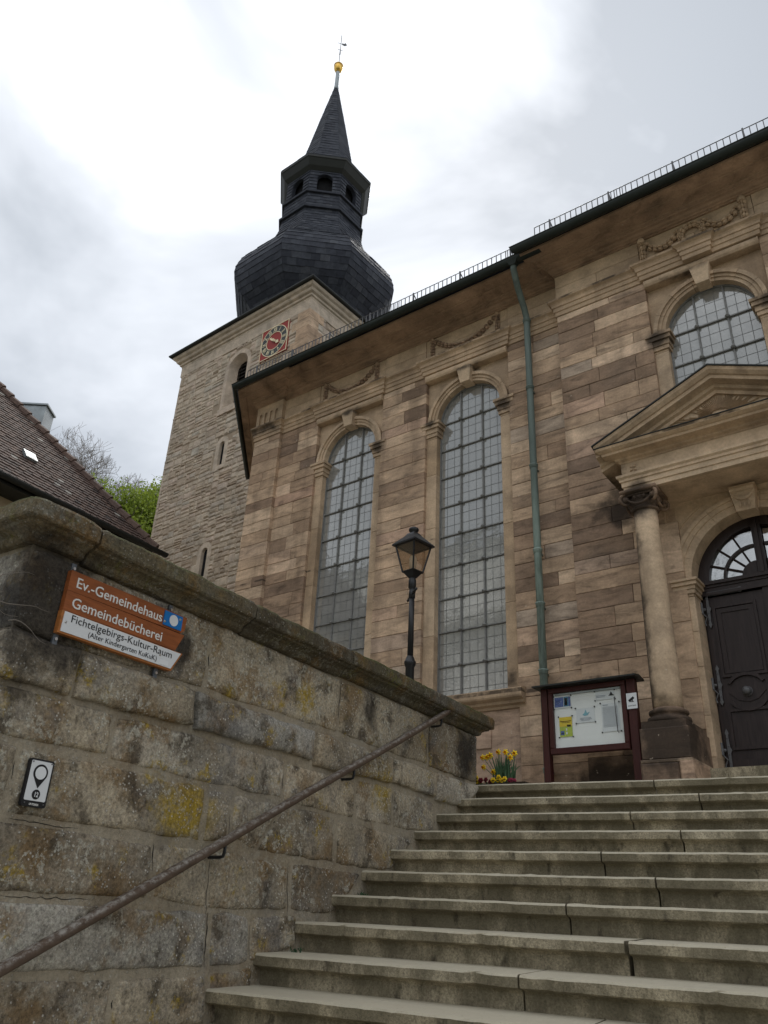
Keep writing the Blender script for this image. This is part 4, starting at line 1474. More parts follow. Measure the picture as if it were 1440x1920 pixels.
# octagonal dome
DC = T(-2.81, 2.72, 0)
def ring(r, z):
    return [V3((DC.x + r * math.cos(rad(22.5 + 45 * k - 2)), DC.y + r * math.sin(rad(22.5 + 45 * k - 2)), z)) for k in range(8)]
prof = [(2.62, 15.3), (2.0, 15.45), (1.8, 15.7), (1.8, 16.2), (1.95, 16.7), (2.15, 17.03), (2.42, 17.33), (2.61, 17.62), (2.74, 17.95), (2.77, 18.25), (2.71, 18.5), (2.58, 18.84), (2.36, 19.13), (2.12, 19.36), (1.86, 19.72), (1.62, 20.2), (1.48, 20.72), (1.46, 21.05)]
def smooth_prof(pr, m=4):
    out = []
    for i in range(len(pr) - 1):
        p0, p1, p2, p3 = pr[max(i - 1, 0)], pr[i], pr[i + 1], pr[min(i + 2, len(pr) - 1)]
        for k in range(m):
            u_ = k / m
            out.append(tuple(.5 * (2 * b + (c - a) * u_ + (2 * a - 5 * b + 4 * c - d) * u_ ** 2 + (3 * b - a - 3 * c + d) * u_ ** 3) for a, b, c, d in zip(p0, p1, p2, p3)))
    return out + [pr[-1]]
dome_lo = smooth_prof(prof[2:13])
dome_hi = smooth_prof(prof[12:])
prof = prof[:2] + dome_lo + dome_hi[1:]
dm = MB()
def skin(mb, prof, inset):
    rs = [ring(max(r - inset, .01), z) for r, z in prof]
    vs = [tuple(p) for q in rs for p in q]
    mb.add(vs, [(i * 8 + k, i * 8 + (k + 1) % 8, i * 8 + 8 + (k + 1) % 8, i * 8 + 8 + k) for i in range(len(prof) - 1) for k in range(8)])
skin(dm, prof, .02)
dm.build('dome_boarding', M['roofmetal'], tower)
slates = Pieces('slate', M['slate'], tower)
def slate_facets(prof, rowh, w0, thick=.014, facets=range(8), shift=.0):
    # walk the profile in equal rows of slates on every facet
    seg = [0]
    for a, b in zip(prof[:-1], prof[1:]): seg.append(seg[-1] + math.hypot(b[0] - a[0], b[1] - a[1]))
    nrow = max(1, int(round(seg[-1] / rowh)))
    def at(s_):
        s_ = min(max(s_, 0), seg[-1])
        for i in range(len(prof) - 1):
            if s_ <= seg[i + 1] + 1e-9:
                f = (s_ - seg[i]) / max(seg[i + 1] - seg[i], 1e-9)
                return (prof[i][0] + (prof[i + 1][0] - prof[i][0]) * f, prof[i][1] + (prof[i + 1][1] - prof[i][1]) * f)
        return prof[-1]
    for rw in range(nrow):
        sa, sb = seg[-1] * rw / nrow, seg[-1] * (rw + 1) / nrow
        ra, rb = ring(*at(sa)), ring(*at(sb + rowh * .12))
        for k in facets:
            a0, a1, b0, b1 = ra[k], ra[(k + 1) % 8], rb[k], rb[(k + 1) % 8]
            wd = (a1 - a0).length
            nc = max(1, int(round(wd / w0)))
            nrm = (a1 - a0).cross(b0 - a0)
            if nrm.length < 1e-9: continue
            nrm.normalize()
            mid = (a0 + b1) / 2 - V3((DC.x, DC.y, (a0.z + b1.z) / 2))
            if nrm.dot(mid) < 0: nrm = -nrm
            face_cam = nrm.dot(-(a0 + b1) / 2) > 0
            off = .5 if rw % 2 else 0.
            cuts = [0.] + [(c_ + off) / nc for c_ in range(1 if not off else 0, nc + (0 if off else 0)) if 0 < (c_ + off) / nc < 1] + [1.]
            for u0, u1 in zip(cuts[:-1], cuts[1:]):
                e_ = .004 / max(wd, .3)
                q0, q1 = u0 + (e_ if u0 > 0 else 0), u1
                lift = thick * trr.uniform(.8, 1.5)
                sk = trr.uniform(-.01, .01)
                p = [a0.lerp(a1, q0) + nrm * lift + V3((0, 0, sk)), a0.lerp(a1, q1) + nrm * lift * .9 + V3((0, 0, sk)), b0.lerp(b1, q1) + nrm * .003, b0.lerp(b1, q0) + nrm * .003, a0.lerp(a1, q0) - nrm * .02, a0.lerp(a1, q1) - nrm * .02]
                mb = MB()
                mb.add([tuple(x) for x in p], [(0, 1, 2, 3), (4, 5, 1, 0), (0, 3, 4), (1, 5, 2)], trr.random())
                slates.add(mb, 1. if face_cam else 0.)
slate_facets(dome_lo, .225, .28)
slate_facets(dome_hi, .15, .24)
lant = [(1.42, 21.1), (1.42, 21.8)]
def octa_band(mb, pr):
    rs = [ring(r, z) for r, z in pr]
    k = len(pr)
    mb.add([tuple(p) for q in rs for p in q], [(i * 8 + j, i * 8 + (j + 1) % 8, ((i + 1) % k) * 8 + (j + 1) % 8, ((i + 1) % k) * 8 + j) for i in range(k) for j in range(8)])
ld = MB()
octa_band(ld, [(1.3, 21.02), (1.56, 21.02), (1.57, 21.10), (1.47, 21.17), (1.3, 21.17)])
octa_band(ld, [(1.3, 21.76), (1.52, 21.76), (1.53, 21.83), (1.44, 21.90), (1.3, 21.90)])
ld.build('lantern_ledge', M['slate'], tower)
slate_facets([(1.43, 21.17), (1.43, 21.76)], .15, .22)
# lantern walls with an arched opening in each side
lw = MB()
rl = 1.40
inr = rl * math.cos(PI / 8)
hw8 = rl * math.sin(PI / 8)
lant_slates = []
for k in range(8):
    an = rad(45 * k - 2 + 45)
    nd = V3((math.cos(an), math.sin(an), 0))
    td = V3((-nd.y, nd.x, 0))
    fr = (lambda nd, td: (lambda a, b, c: V3((DC.x, DC.y, 0)) + nd * (inr - b) + td * a + V3((0, 0, c))))(nd, td)
    lw.fr = fr
    ow, oz0, ozs = .26, 21.9, 22.48
    lw.box(-hw8, -ow, 0, .14, 21.88, ozs)
    lw.box(ow, hw8, 0, .14, 21.88, ozs)
    spandrel(lw, 0, ozs, ow, -hw8, hw8, 22.95, 0, 14)
    arch_band(lw, 0, ozs, ow, ow + .02, .0, .14, 14)
    # slate courses on the piers and over the arch
    for rw in range(7):
        za = 21.9 + .15 * rw
        zb_ = min(za + .155, 22.93)
        xi = ow if za < ozs else math.sqrt(max(0, ow ** 2 - (za - ozs) ** 2)) if za < ozs + ow else 0
        for sd in (-1, 1):
            xs_ = [xi + .01, (xi + hw8) / 2 + (.03 if rw % 2 else -.03), hw8]
            for u0, u1 in zip(xs_[:-1], xs_[1:]):
                mb = MB(fr)
                x0, x1 = sorted((sd * u0, sd * (u1 - .008)))
                mb.add([(x0, -.024, za), (x1, -.024, za), (x1, -.004, zb_), (x0, -.004, zb_), (x0, .01, za), (x1, .01, za)], [(0, 1, 2, 3), (4, 5, 1, 0), (0, 3, 4), (1, 5, 2)], trr.random())
                slates.add(mb, .9 if nd.dot(V3((.5, -.8, 0))) > 0 else 0)
lw.fr = lambda a, b, c: V3((a, b, c))
lw.build('lantern_wall', M['slate'], tower)
li = MB()
rs = [ring(1.15, 21.85), ring(1.15, 22.95)]
li.add([tuple(p) for q in rs for p in q], [(j, (j + 1) % 8, 8 + (j + 1) % 8, 8 + j) for j in range(8)])
li.build('lantern_inside', M['dark'], tower)
ev = MB()
octa_band(ev, [(1.2, 22.86), (1.42, 22.86), (1.56, 22.98), (1.70, 23.2), (1.73, 23.22), (1.74, 23.30), (1.70, 23.34), (1.2, 23.6)])
ev.build('lantern_eaves', M['roofmetal'], tower)
sp_prof = [(1.72, 23.34), (1.36, 23.55), (1.13, 23.85), (1.0, 24.22), (.5, 26.88), (.07, 29.1)]
sb_ = MB()
skin(sb_, sp_prof, .02)
sb_.build('spire_boarding', M['roofmetal'], tower)
slate_facets(sp_prof, .17, .26)
slates.finish()
fi = MB()
fc = (DC.x, DC.y, 0)
fi.lathe([(.09, 29.0), (.10, 29.1), (.085, 29.2), (.075, 30.0), (.09, 30.05)], fc, 12)
finial = fi.build('finial_rod', M['zinc'], tower, True)
gb = MB()
gb.lathe([(.05, 30.03)] + [(.18 * math.cos(rad(a)), 30.36 + .27 * math.sin(rad(a))) for a in range(-70, 80, 10)] + [(.03, 30.65)], fc, 20)
gb.lathe([(.17, 30.44), (.19, 30.45), (.19, 30.48), (.16, 30.5)], fc, 20)
gb.build('gilded_ball', M['gold'], finial, True)
vn = MB()
vn.tube([(fc[0], fc[1], 30.6), (fc[0], fc[1], 32.45)], .013, 6)
vn.prism([(fc[0] - .03, 31.2), (fc[0] + .03, 31.2), (fc[0] + .012, 31.6), (fc[0] - .012, 31.6)], fc[1] - .008, fc[1] + .008)
d45 = V3((.55, .83, 0)).normalized()
for a, b in (((-.13, 31.9), (.16, 31.92)), ((-.11, 31.5), (.11, 31.5))):
    vn.tube([(fc[0] + d45.x * a[0], fc[1] + d45.y * a[0], a[1]), (fc[0] + d45.x * b[0], fc[1] + d45.y * b[0], b[1])], .009, 5)
vf = lambda a, b, c: V3((fc[0] + d45.x * a - d45.y * b, fc[1] + d45.y * a + d45.x * b, c))
vn.fr = vf
vn.prism([(.05, 31.86), (.17, 31.84), (.26, 31.95), (.19, 32.06), (.13, 31.97), (.05, 31.97)], -.004, .004)
vn.build('weather_vane', M['iron'], finial)

# clock
CF = lambda a, b, c: T(-1.265 + a, -.03 + b, 14.015 + c)
clock = None
ck = MB(CF)
hs = .525
ck.box(-hs, hs, -.0, .05, -hs, hs)
clock = ck.build('clock_face', M['red'], tower)
cr_ = MB(CF)
for a, b, c, d in ((-hs, hs, -hs, -hs + .018), (-hs, hs, hs - .018, hs), (-hs, -hs + .018, -hs + .018, hs - .018), (hs - .018, hs, -hs + .018, hs - .018)):
    cr_.box(a, b, -.014, .002, c, d)
cr_.build('clock_frame', M['goldpaint'], clock)
cg = MB(CF)
arch_band(cg, 0, 0, .30, .49, -.008, .002, 40, 0, 2 * PI)
cg.build('chapter_ring', M['clockgrey'], clock)
cg = MB(CF)
arch_band(cg, 0, 0, .485, .505, -.014, .002, 40, 0, 2 * PI)
arch_band(cg, 0, 0, .285, .303, -.014, .002, 40, 0, 2 * PI)
cg.build('ring_edge', M['goldpaint'], clock)
ROM = ['XII', 'I', 'II', 'III', 'IIII', 'V', 'VI', 'VII', 'VIII', 'IX', 'X', 'XI']
for h_, s_ in enumerate(ROM):
    a = rad(-30 * h_)
    c_, n_ = math.cos(a), math.sin(a)
    f_ = (lambda c_, n_: (lambda x, y, z: CF(c_ * x - n_ * (y + .325), -.012 - z, n_ * x + c_ * (y + .325))))(c_, n_)
    text(s_, .185, M['goldpaint'], clock, f_, .004, 'CENTER', .002, .6, 'numeral')
hd = MB(CF)
def hand(ang, L, w):
    c_, n_ = math.sin(ang), math.cos(ang)
    P = lambda u, v: (c_ * u + n_ * v, n_ * u - c_ * v)
    pol = [P(-.12, .02), P(-.12, -.02), P(0, -w), P(L * .55, -w * .8), P(L * .7, -w * 1.8), P(L, 0), P(L * .7, w * 1.8), P(L * .55, w * .8), P(0, w)]
    return pol
for ang, L, w, y0 in ((rad(125), .27, .035, -.045), (rad(-52), .17, .026, -.06)):
    pol = hand(ang, L, w)
    hd.prism(pol, y0, y0 + .012)
hd.prism(disc(0, 0, .045, 12), -.07, -.02)
hd.build('clock_hands', M['goldpaint'], clock)

# ------------------------------------------------------------------ stairs
stairs = thing('stone_stairs', W(0, 0, GROUND) + SDIR * 2.6, 'broad worn granite stairs with overhanging treads leading up to the church door', 'stairs')
SW = 5.6
srr = random.Random(4)
S0 = P0
def step_block(k, s0, s1, tint):
    # moulded block: undercut riser, overhanging tread edge, wobbling arrises
    base = V3((P0.x, P0.y, 0)) + U * (TREAD * k)
    z1 = P0.z + RISE * k
    z0 = z1 - RISE
    Tn = V3((-SDIR.y, SDIR.x, 0))                       # into the flight
    prof = [(.075, z0 - .02), (.070, z1 - .088), (.058, z1 - .074), (.012, z1 - .066), (.0, z1 - .06), (-.003, z1 - .012), (.006, z1 - .002), (.016, z1), (.16, z1 + .002), (TREAD + .09, z1 + .003), (TREAD + .09, z0 - .02)]
    nseg = max(2, int((s1 - s0) / .035))
    mb = MB()
    vs = []
    for i in range(nseg + 1):
        s = s0 + (s1 - s0) * i / nseg
        e = 1. if 0 < i < nseg else 0.
        for j, (o, z) in enumerate(prof):
            p = base + SDIR * s + Tn * o
            w = mnoise.noise(V3((p.x * 5, p.y * 5 + k * 3.1, z * 9))) * .004 + mnoise.noise(V3((p.x * 19, p.y * 17, z * 23))) * .004
            if 3 <= j <= 7:
                ch = mnoise.noise(V3((p.x * 11.3 + k * 5.7, k * 2.3, (.5 if j > 5 else 8.))))
                w += .006 * sm(.45, .62, ch)
            sag = -.006 * math.sin(PI * min(max((s - .2) / 3.2, 0), 1)) if j in (5, 6, 7, 8) else 0
            if j == 10 or j == 0: w = 0
            end = (1 - e) * .006
            vs.append((p.x + Tn.x * (w + end) + SDIR.x * 0, p.y + Tn.y * (w + end), z + (w * .6 if 3 <= j <= 8 else 0) + sag))
    m = len(prof)
    fs = [(i * m + j, (i + 1) * m + j, (i + 1) * m + (j + 1) % m, i * m + (j + 1) % m) for i in range(nseg) for j in range(m)]
    fs += [tuple(range(m)), tuple(range((nseg + 1) * m - 1, nseg * m - 1, -1))]
    mb.add(vs, fs, tint)
    o = mb.build('step', M['step'], stairs)
for k in range(-7, 10):
    j1 = 1.52 if k % 2 else 1.93
    j1 += srr.uniform(-.01, .01)
    s_end = -.45 if k < 9 else .02
    if k == 9: s_end = -.12
    cuts = [s_end, j1, j1 + 1.9 + (.35 if k % 2 else 0), SW]
    for a, b in zip(cuts[:-1], cuts[1:]):
        g_ = .005 + (.006 if k == 2 and b != SW else 0)
        step_block(k, a + (g_ if a > 0 else 0), b - g_, srr.random())
ld_ = MB()
b9 = V3((P0.x, P0.y, 0)) + U * (TREAD * 9 + .3)
ld_.box(0, SW, 0, 4., 0, 1)
ld_.v = [b9 + SDIR * (p.x - .1) + V3((-SDIR.y, SDIR.x, 0)) * p.y + V3((0, 0, LAND - .006 - (1 - p.z) * .4)) for p in ld_.v]
tagp(ld_.build('landing', M['step']), kind='structure')

# ------------------------------------------------------------------ retaining wall
wall = thing('retaining_wall', W(.8, -.2, GROUND), 'weathered sandstone wall with mossy coping and lichened blocks beside the stairs', 'wall')
mo = MB(W)
mo.box(-1.555, 3.13, -.32, -.010, GROUND - .1, 1.5)
mo.build('mortar_bed', M['mortar'], wall)
wrr = random.Random(8)
def wall_stone(c4, proud=.012, rough=.012, name='stone', mat='wall', gap=-.006, fr=W, rnd=.05):
    # c4: (t, z) of TL, TR, BR, BL
    TLc, TRc, BRc, BLc = c4
    w = max(math.hypot(TRc[0] - TLc[0], TRc[1] - TLc[1]), .05)
    h = max(math.hypot(TLc[0] - BLc[0], TLc[1] - BLc[1]), .05)
    def axis(L):
        e = [0, .002 / L, .007 / L, .016 / L]
        n_ = max(3, int((L - .032) / .024))
        return e + [e[3] + (1 - 2 * e[3]) * k / n_ for k in range(1, n_)] + [1 - q for q in reversed(e)]
    AX, AZ = axis(w), axis(h)
    nx, nz = len(AX) - 1, len(AZ) - 1
    seed = wrr.uniform(0, 50)
    bulge = wrr.uniform(.3, 1.)
    vs = []
    for j in range(nz + 1):
        for i in range(nx + 1):
            a, b = AX[i] * 2 - 1, AZ[j] * 2 - 1
            # rounded corners
            aa = a * (1 - rnd * .5 * b ** 6 * min(1., h / w * 1.4))
            bb = b * (1 - rnd * a ** 6)
            fa, fb = (aa + 1) / 2, (bb + 1) / 2
            t0 = BLc[0] + (BRc[0] - BLc[0]) * fa
            t1 = TLc[0] + (TRc[0] - TLc[0]) * fa
            z0 = BLc[1] + (BRc[1] - BLc[1]) * fa
            z1 = TLc[1] + (TRc[1] - TLc[1]) * fa
            t = t0 + (t1 - t0) * fb
            z = z0 + (z1 - z0) * fb
            edge = min((1 - abs(a)) * w / 2, (1 - abs(b)) * h / 2)
            wob = V3((mnoise.noise(V3((t * 7 + seed, z * 7, 1.))), 0, mnoise.noise(V3((t * 7, z * 7 + seed, 5.)))))
            ew = 1 - sm(.02, .09, edge)
            t += wob.x * .012 * ew - math.copysign(gap, a) * ew
            z += wob.z * .012 * ew - math.copysign(gap, b) * ew
            n_ = proud - .015 * (1 - sm(0, .0165, edge)) ** 1.4 - proud * .2 * (1 - sm(.01, .06, edge))
            n_ += rough * .75 * mnoise.noise(V3((t * 4.5 + seed, z * 4.5, seed))) + rough * .55 * mnoise.noise(V3((t * 13, z * 13 + seed, 2.))) + rough * .35 * mnoise.noise(V3((t * 37 + seed, z * 37, 3.)))
            if edge <= 1e-6: n_ = -.045
            vs.append((t, n_, z))
    mb = MB(fr)
    m = nx + 1
    mb.add(vs, [(j * m + i, j * m + i + 1, (j + 1) * m + i + 1, (j + 1) * m + i) for j in range(nz) for i in range(nx)], wrr.random())
    return mb.build(name, M[mat], wall, True)
A_ = [((-1.56, 1.485), (-1.30, 1.49), (-1.285, 1.075), (-1.56, 1.085)), ((-1.30, 1.495), (-.335, 1.50), (-.325, 1.09), (-1.285, 1.075)), ((-.325, 1.50), (.98, 1.49), (.98, 1.10), (-.315, 1.09)), ((.985, 1.49), (2.26, 1.50), (2.25, 1.085), (.99, 1.10)), ((2.265, 1.50), (3.13, 1.50), (3.125, 1.075), (2.255, 1.08))]
for i, c in enumerate(A_): wall_stone(c, .014 if i in (0, 4) else .002, .007)
B_ = [((-1.60, 1.08), (-1.185, 1.08), (-1.19, .855), (-1.58, .85)), ((-1.175, 1.08), (-.405, 1.075), (-.385, .87), (-1.18, .85)), ((-.395, 1.075), (.715, 1.07), (.71, .875), (-.375, .865)), ((.735, 1.07), (1.70, 1.07), (1.695, .875), (.73, .84)), ((1.72, 1.07), (2.38, 1.06), (2.36, .86), (1.71, .88)), ((2.39, 1.07), (3.17, 1.06), (2.86, .84), (2.37, .84))]
for c in B_: wall_stone(c, .034, .014, 'band_stone', rnd=.012)
C_ = [((-1.56, .84), (-.905, .845), (-.90, .63), (-1.52, .62)), ((-.895, .845), (.455, .845), (.455, .60), (-.89, .61)), ((.47, .83), (1.23, .83), (1.24, .575), (.47, .59)), ((1.245, .845), (1.73, .86), (1.735, .575), (1.26, .57)), ((1.74, .85), (2.37, .83), (2.36, .60), (1.75, .565)),
      ((-1.56, .605), (-1.38, .60), (-1.39, .31), (-1.56, .31)), ((-1.37, .60), (-.20, .595), (-.195, .305), (-1.37, .31)), ((-.18, .59), (.0, .585), (.02, .34), (-.18, .30)), ((.03, .585), (.48, .58), (.25, .30), (.04, .35)), ((.50, .58), (1.03, .575), (1.04, .285), (.26, .295)), ((1.055, .565), (2.06, .53), (1.74, .28), (1.06, .275)),
      ((-1.56, .30), (-.52, .275), (-.49, .02), (-1.56, .01)), ((-.48, .285), (-.115, .285), (-.09, -.01), (-.475, .02)), ((-.10, .285), (.56, .25), (.60, .0), (-.07, -.015)), ((.62, .27), (1.38, .25), (1.06, -.01), (.625, -.01)),
      ((-1.56, .0), (-.065, -.02), (-.045, -.285), (-1.56, -.28)), ((-.035, -.015), (.27, -.03), (.30, -.27), (-.01, -.285)), ((.29, -.025), (.70, -.02), (.70, -.20), (.31, -.26)),
      ((-1.56, -.29), (-.62, -.305), (-.62, -.53), (-1.56, -.5)), ((-.61, -.305), (-.02, -.305), (.03, -.54), (-.60, -.52)), ((.0, -.30), (.36, -.275), (.33, -.5), (.05, -.54))]
for c in C_: wall_stone(c, wrr.uniform(-.001, .006), .009, rnd=wrr.uniform(.03, .08))
z = -.54
while z > GROUND:
    t_ = -1.56
    while t_ < .2:
        w_ = wrr.uniform(.5, .95)
        t2 = min(t_ + w_, .3)
        wall_stone(((t_, z), (t2, z), (t2, z - .27), (t_, z - .27)), .01, .016)
        t_ = t2
    z -= .28
# open joints between the blocks
crk = MB(W)
def crack(a, b, w):
    n_ = max(3, int(math.hypot(b[0] - a[0], b[1] - a[1]) / .025))
    L_, R_ = [], []
    dx, dz = b[0] - a[0], b[1] - a[1]
    ll = math.hypot(dx, dz)
    px, pz = -dz / ll, dx / ll
    q = 0
    for i in range(n_ + 1):
        f = i / n_
        q = q * .7 + wrr.gauss(0, .0035)
        ww = w * (.25 + .75 * math.sin(PI * f) ** .5) * wrr.uniform(.4, 1.3)
        L_.append((a[0] + dx * f + px * (q + ww), .0, a[1] + dz * f + pz * (q + ww)))
        R_.append((a[0] + dx * f + px * (q - ww), .0, a[1] + dz * f + pz * (q - ww)))
    for i in range(n_):
        crk.add([(p[0], -.0085, p[2]) for p in (L_[i], L_[i + 1], R_[i + 1], R_[i])] , [(0, 1, 2, 3)])
for c in A_ + C_:
    if wrr.random() < .75:
        u0, u1 = sorted((wrr.uniform(-.1, .6), wrr.uniform(.4, 1.1)))
        a, b = c[1], c[2]
        crack((a[0] + (b[0] - a[0]) * u0 + .008, a[1] + (b[1] - a[1]) * u0), (a[0] + (b[0] - a[0]) * u1 + .008, a[1] + (b[1] - a[1]) * u1), wrr.uniform(.0015, .004))
    if wrr.random() < .4 and c in C_:
        u0 = wrr.uniform(0, .6)
        u1 = u0 + wrr.uniform(.25, .5)
        a, b = c[3], c[2]
        crack((a[0] + (b[0] - a[0]) * u0, a[1] + (b[1] - a[1]) * u0 - .0065), (a[0] + (b[0] - a[0]) * u1, a[1] + (b[1] - a[1]) * u1 - .0065), wrr.uniform(.0012, .0028))
tagp(crk.build('open_joints', M['dark'], wall, fixn=False), kind='stuff')
# left return of the end pier
WL = lambda t, n, z: W(-1.56 - n, -t, z)
for a, b, c, d in ((.01, .62, 1.49, 1.085), (.63, 1.5, 1.49, 1.09), (-.04, .75, 1.08, .85), (.76, 1.6, 1.08, .85), (.0, .9, .84, .3), (.91, 1.6, .84, .3), (0., 1., .29, -.4)):
    wall_stone(((a, c), (b, c), (b, d), (a, d)), .045 if c == 1.08 else .008, .012, fr=WL)
mo2 = MB(W)
mo2.box(-1.548, -1.2, -1.7, -.02, GROUND - .1, 1.5)
mo2.build('mortar_bed', M['mortar'], wall)

# coping stones
cprof = [(-.34, 1.49), (.0, 1.487), (.03, 1.49), (.045, 1.503), (.05, 1.523), (.075, 1.538), (.10, 1.545), (.106, 1.557), (.13, 1.562), (.137, 1.572), (.138, 1.64), (.13, 1.655), (.105, 1.668), (-.10, 1.69), (-.34, 1.69)]
def coping(t0, t1, tint, mitre0=False, fr=W, lift=0., end1=False):
    nseg = max(3, int((t1 - t0) / .035))
    vs = []
    for i in range(nseg + 1):
        f = i / nseg
        ed = min(f, 1 - f) * (t1 - t0)
        rd = (1 - sm(0, .03, ed)) * .008
        for j, (o, z) in enumerate(cprof):
            t = t0 + (t1 - t0) * f
            if mitre0 and i == 0: pass
            if mitre0: t = (t0 - o) + (t1 - (t0 - o)) * f
            if end1: t = t0 + (t1 + o - t0) * f if o > 0 else t0 + (t1 - t0) * f
            w = mnoise.noise(V3((t * 6 + tint * 9, o * 9, z * 9))) * .008 + mnoise.noise(V3((t * 21, o * 21 + tint * 5, z * 21))) * .005
            if j in (0, 14): w = 0
            vs.append((t, o + w - rd * (1 if o > 0 else 0), z + w * .7 + lift - (rd if j > 8 else 0)))
    m = len(cprof)
    mb = MB(fr)
    mb.add(vs, [(i * m + j, (i + 1) * m + j, (i + 1) * m + (j + 1) % m, i * m + (j + 1) % m) for i in range(nseg) for j in range(m)] + [tuple(range(m)), tuple(range((nseg + 1) * m - 1, nseg * m - 1, -1))], tint)
    return mb.build('coping_stone', M['coping'], wall, False)
coping(-1.56, -1.305, .95, True, lift=.012)
coping(-1.295, -.125, .6)
coping(-.115, .925, .2, lift=-.004)
coping(.94, 1.93, .1, lift=.004)
coping(1.935, 3.1, .35, end1=True)
coping(0., 1.0, .95, True, lambda t, n, z: W(-1.56 - n, -t, z), lift=.012)
coping(1.01, 2.2, .7, False, lambda t, n, z: W(-1.56 - n, -t, z))
# dry vine stems clinging to the pier
vi = MB()
for k in range(4):
    p = W(-1.6 - .06 * k, .02, 1.1 + .07 * (k % 3))
    pts = [p]
    d_ = V3((.2, .1, .3 + .2 * k))
    for i in range(7):
        d_ = (d_ + V3((wrr.uniform(-.5, .5), wrr.uniform(-.1, .5), wrr.uniform(-.6, .35)))).normalized()
        pts.append(pts[-1] + V3((d_.x * .01, d_.y * .035, d_.z * .03)))
    vi.tube(pts, [.003 * (1 - i / 9) for i in range(len(pts))], 5)
tagp(vi.build('dry_vine', M['vine']), 'dry leafless vine twig at the left end of the wall', 'vine')

# ------------------------------------------------------------------ handrail
hr = thing('handrail', W(.5, .1, .1), 'worn brown wooden handrail on iron brackets along the stone wall', 'handrail')
r_ = MB(W)
a0, a1 = (-2.3, -.745), (2.41, 1.555)
sl = (a1[1] - a0[1]) / (a1[0] - a0[0])
pr = [(-.02, -.020), (.02, -.020), (.026, -.012), (.026, .010), (.017, .020), (-.017, .020), (-.026, .010), (-.026, -.012)]
ns = 60
vs = []
for i in range(ns + 1):
    t_ = a0[0] + (a1[0] - a0[0]) * i / ns
    z_ = a0[1] + sl * (t_ - a0[0]) + .004 * math.sin(t_ * 3)
    for o, h in pr:
        e = 1 if i < ns else .8
        vs.append((t_, .10 + o * e + mnoise.noise(V3((t_ * 9, o * 40, h * 40))) * .0022, z_ + h * e * 1.1))
m = len(pr)
r_.add(vs, [(i * m + j, (i + 1) * m + j, (i + 1) * m + (j + 1) % m, i * m + (j + 1) % m) for i in range(ns) for j in range(m)] + [tuple(range(m)), tuple(range((ns + 1) * m - 1, ns * m - 1, -1))])
r_.build('rail', M['rail'], hr, True)
for t_ in (-1.32, -.11, 1.06, 2.28):
    z_ = a0[1] + sl * (t_ - a0[0])
    b_ = MB(W)
    b_.tube([W(t_, -.03, z_ - .1) - V3((0, 0, 0)) for _ in ()] or [(t_, -.03, z_ - .085), (t_, .07, z_ - .085), (t_, .093, z_ - .08), (t_, .10, z_ - .06), (t_, .10, z_ - .02)], .009, 8)
    b_.build('rail_bracket', M['black'], hr)

# ------------------------------------------------------------------ direction sign on the wall
SO = .048
sgn = thing('direction_sign', W(-.98, .03, 1.12), 'orange-brown wooden sign of three lettered boards on the wall', 'sign')
def SF(t, n, z): return W(t, SO + n, z)
boards = [[(-1.362, 1.327), (-.612, 1.334), (-.590, 1.354), (-.585, 1.43), (-1.362, 1.428)], [(-1.362, 1.226), (-.634, 1.231), (-.585, 1.329), (-1.362, 1.3255)], [(-1.364, 1.115), (-.640, 1.116), (-.577, 1.227), (-1.364, 1.2245)]]
bobs = []
for i, pl in enumerate(boards):
    mb = MB(lambda a, b, c: SF(a, -b, c))
    mb.prism(pl, -.0, .03)
    bobs.append(mb.build('board', M['signwood'] if i < 2 else M['signedge'], sgn))
pm = MB(lambda a, b, c: SF(a, -b, c))
pm.prism([(-1.352, 1.124), (-.648, 1.126), (-.592, 1.2225), (-1.350, 1.2215)], -.004, -.0005)
plate = pm.build('white_plate', M['white'], bobs[2])
bl = MB(lambda a, b, c: SF(a, -b, c))
bl.prism([(-.752, 1.343), (-.620, 1.343), (-.620, 1.422), (-.752, 1.422)], -.006, -.0005)
blp = bl.build('waymark_plate', M['blue'], sgn)
dk = MB(lambda a, b, c: SF(a, -b, c))
dk.prism(disc(-.683, 1.383, .031, 28), -.0075, -.0061)
dk.build('waymark_dot', M['white'], sgn)
def tf(t0, z0, off, tilt=0.):
    c_, s_ = math.cos(tilt), math.sin(tilt)
    return lambda x, y, z: SF(t0 + c_ * x - s_ * y, off + z, z0 + s_ * x + c_ * y)
text('Ev.-Gemeindehaus', .0735, M['letter'], bobs[0], tf(-1.325, 1.352, .0016), .0015, 'LEFT', .0002, 1.03, 'lettering')
text('Gemeindebücherei', .0735, M['letter'], bobs[1], tf(-1.325, 1.250, .0016), .0015, 'LEFT', .0002, 1.04, 'lettering')
text('Fichtelgebirgs-Kultur-Raum', .052, M['blackp'], bobs[2], tf(-1.312, 1.180, .0052), .0006, 'LEFT', -.0001, 1.15, 'lettering')
text('(Alter Kindergarten KuKuK)', .0365, M['blackp'], bobs[2], tf(-1.20, 1.140, .0052), .0006, 'LEFT', -.0001, 1.06, 'lettering')
stk = MB(lambda a, b, c: SF(a, -b, c))
stk.prism([(-.733, 1.131), (-.672, 1.132), (-.672, 1.158), (-.733, 1.157)], -.0055, -.0042)
stk.build('sticker', M['paper'], bobs[2])
for t_, z_ in ((-1.335, 1.449), (-.685, 1.450), (-1.345, 1.090), (-.715, 1.089)):
    b_ = MB(W)
    b_.box(t_ - .013, t_ + .013, .004, SO - .03, z_ - .026, z_ + .026)
    br = b_.build('bracket', M['bracket'], sgn)
    s_ = MB(lambda a, b, c: W(a, b, c))
    vs = []
    s_.tube([(t_, SO - .03, z_), (t_, SO - .022, z_)], .008, 8)
    s_.build('screw', M['screw'], br)
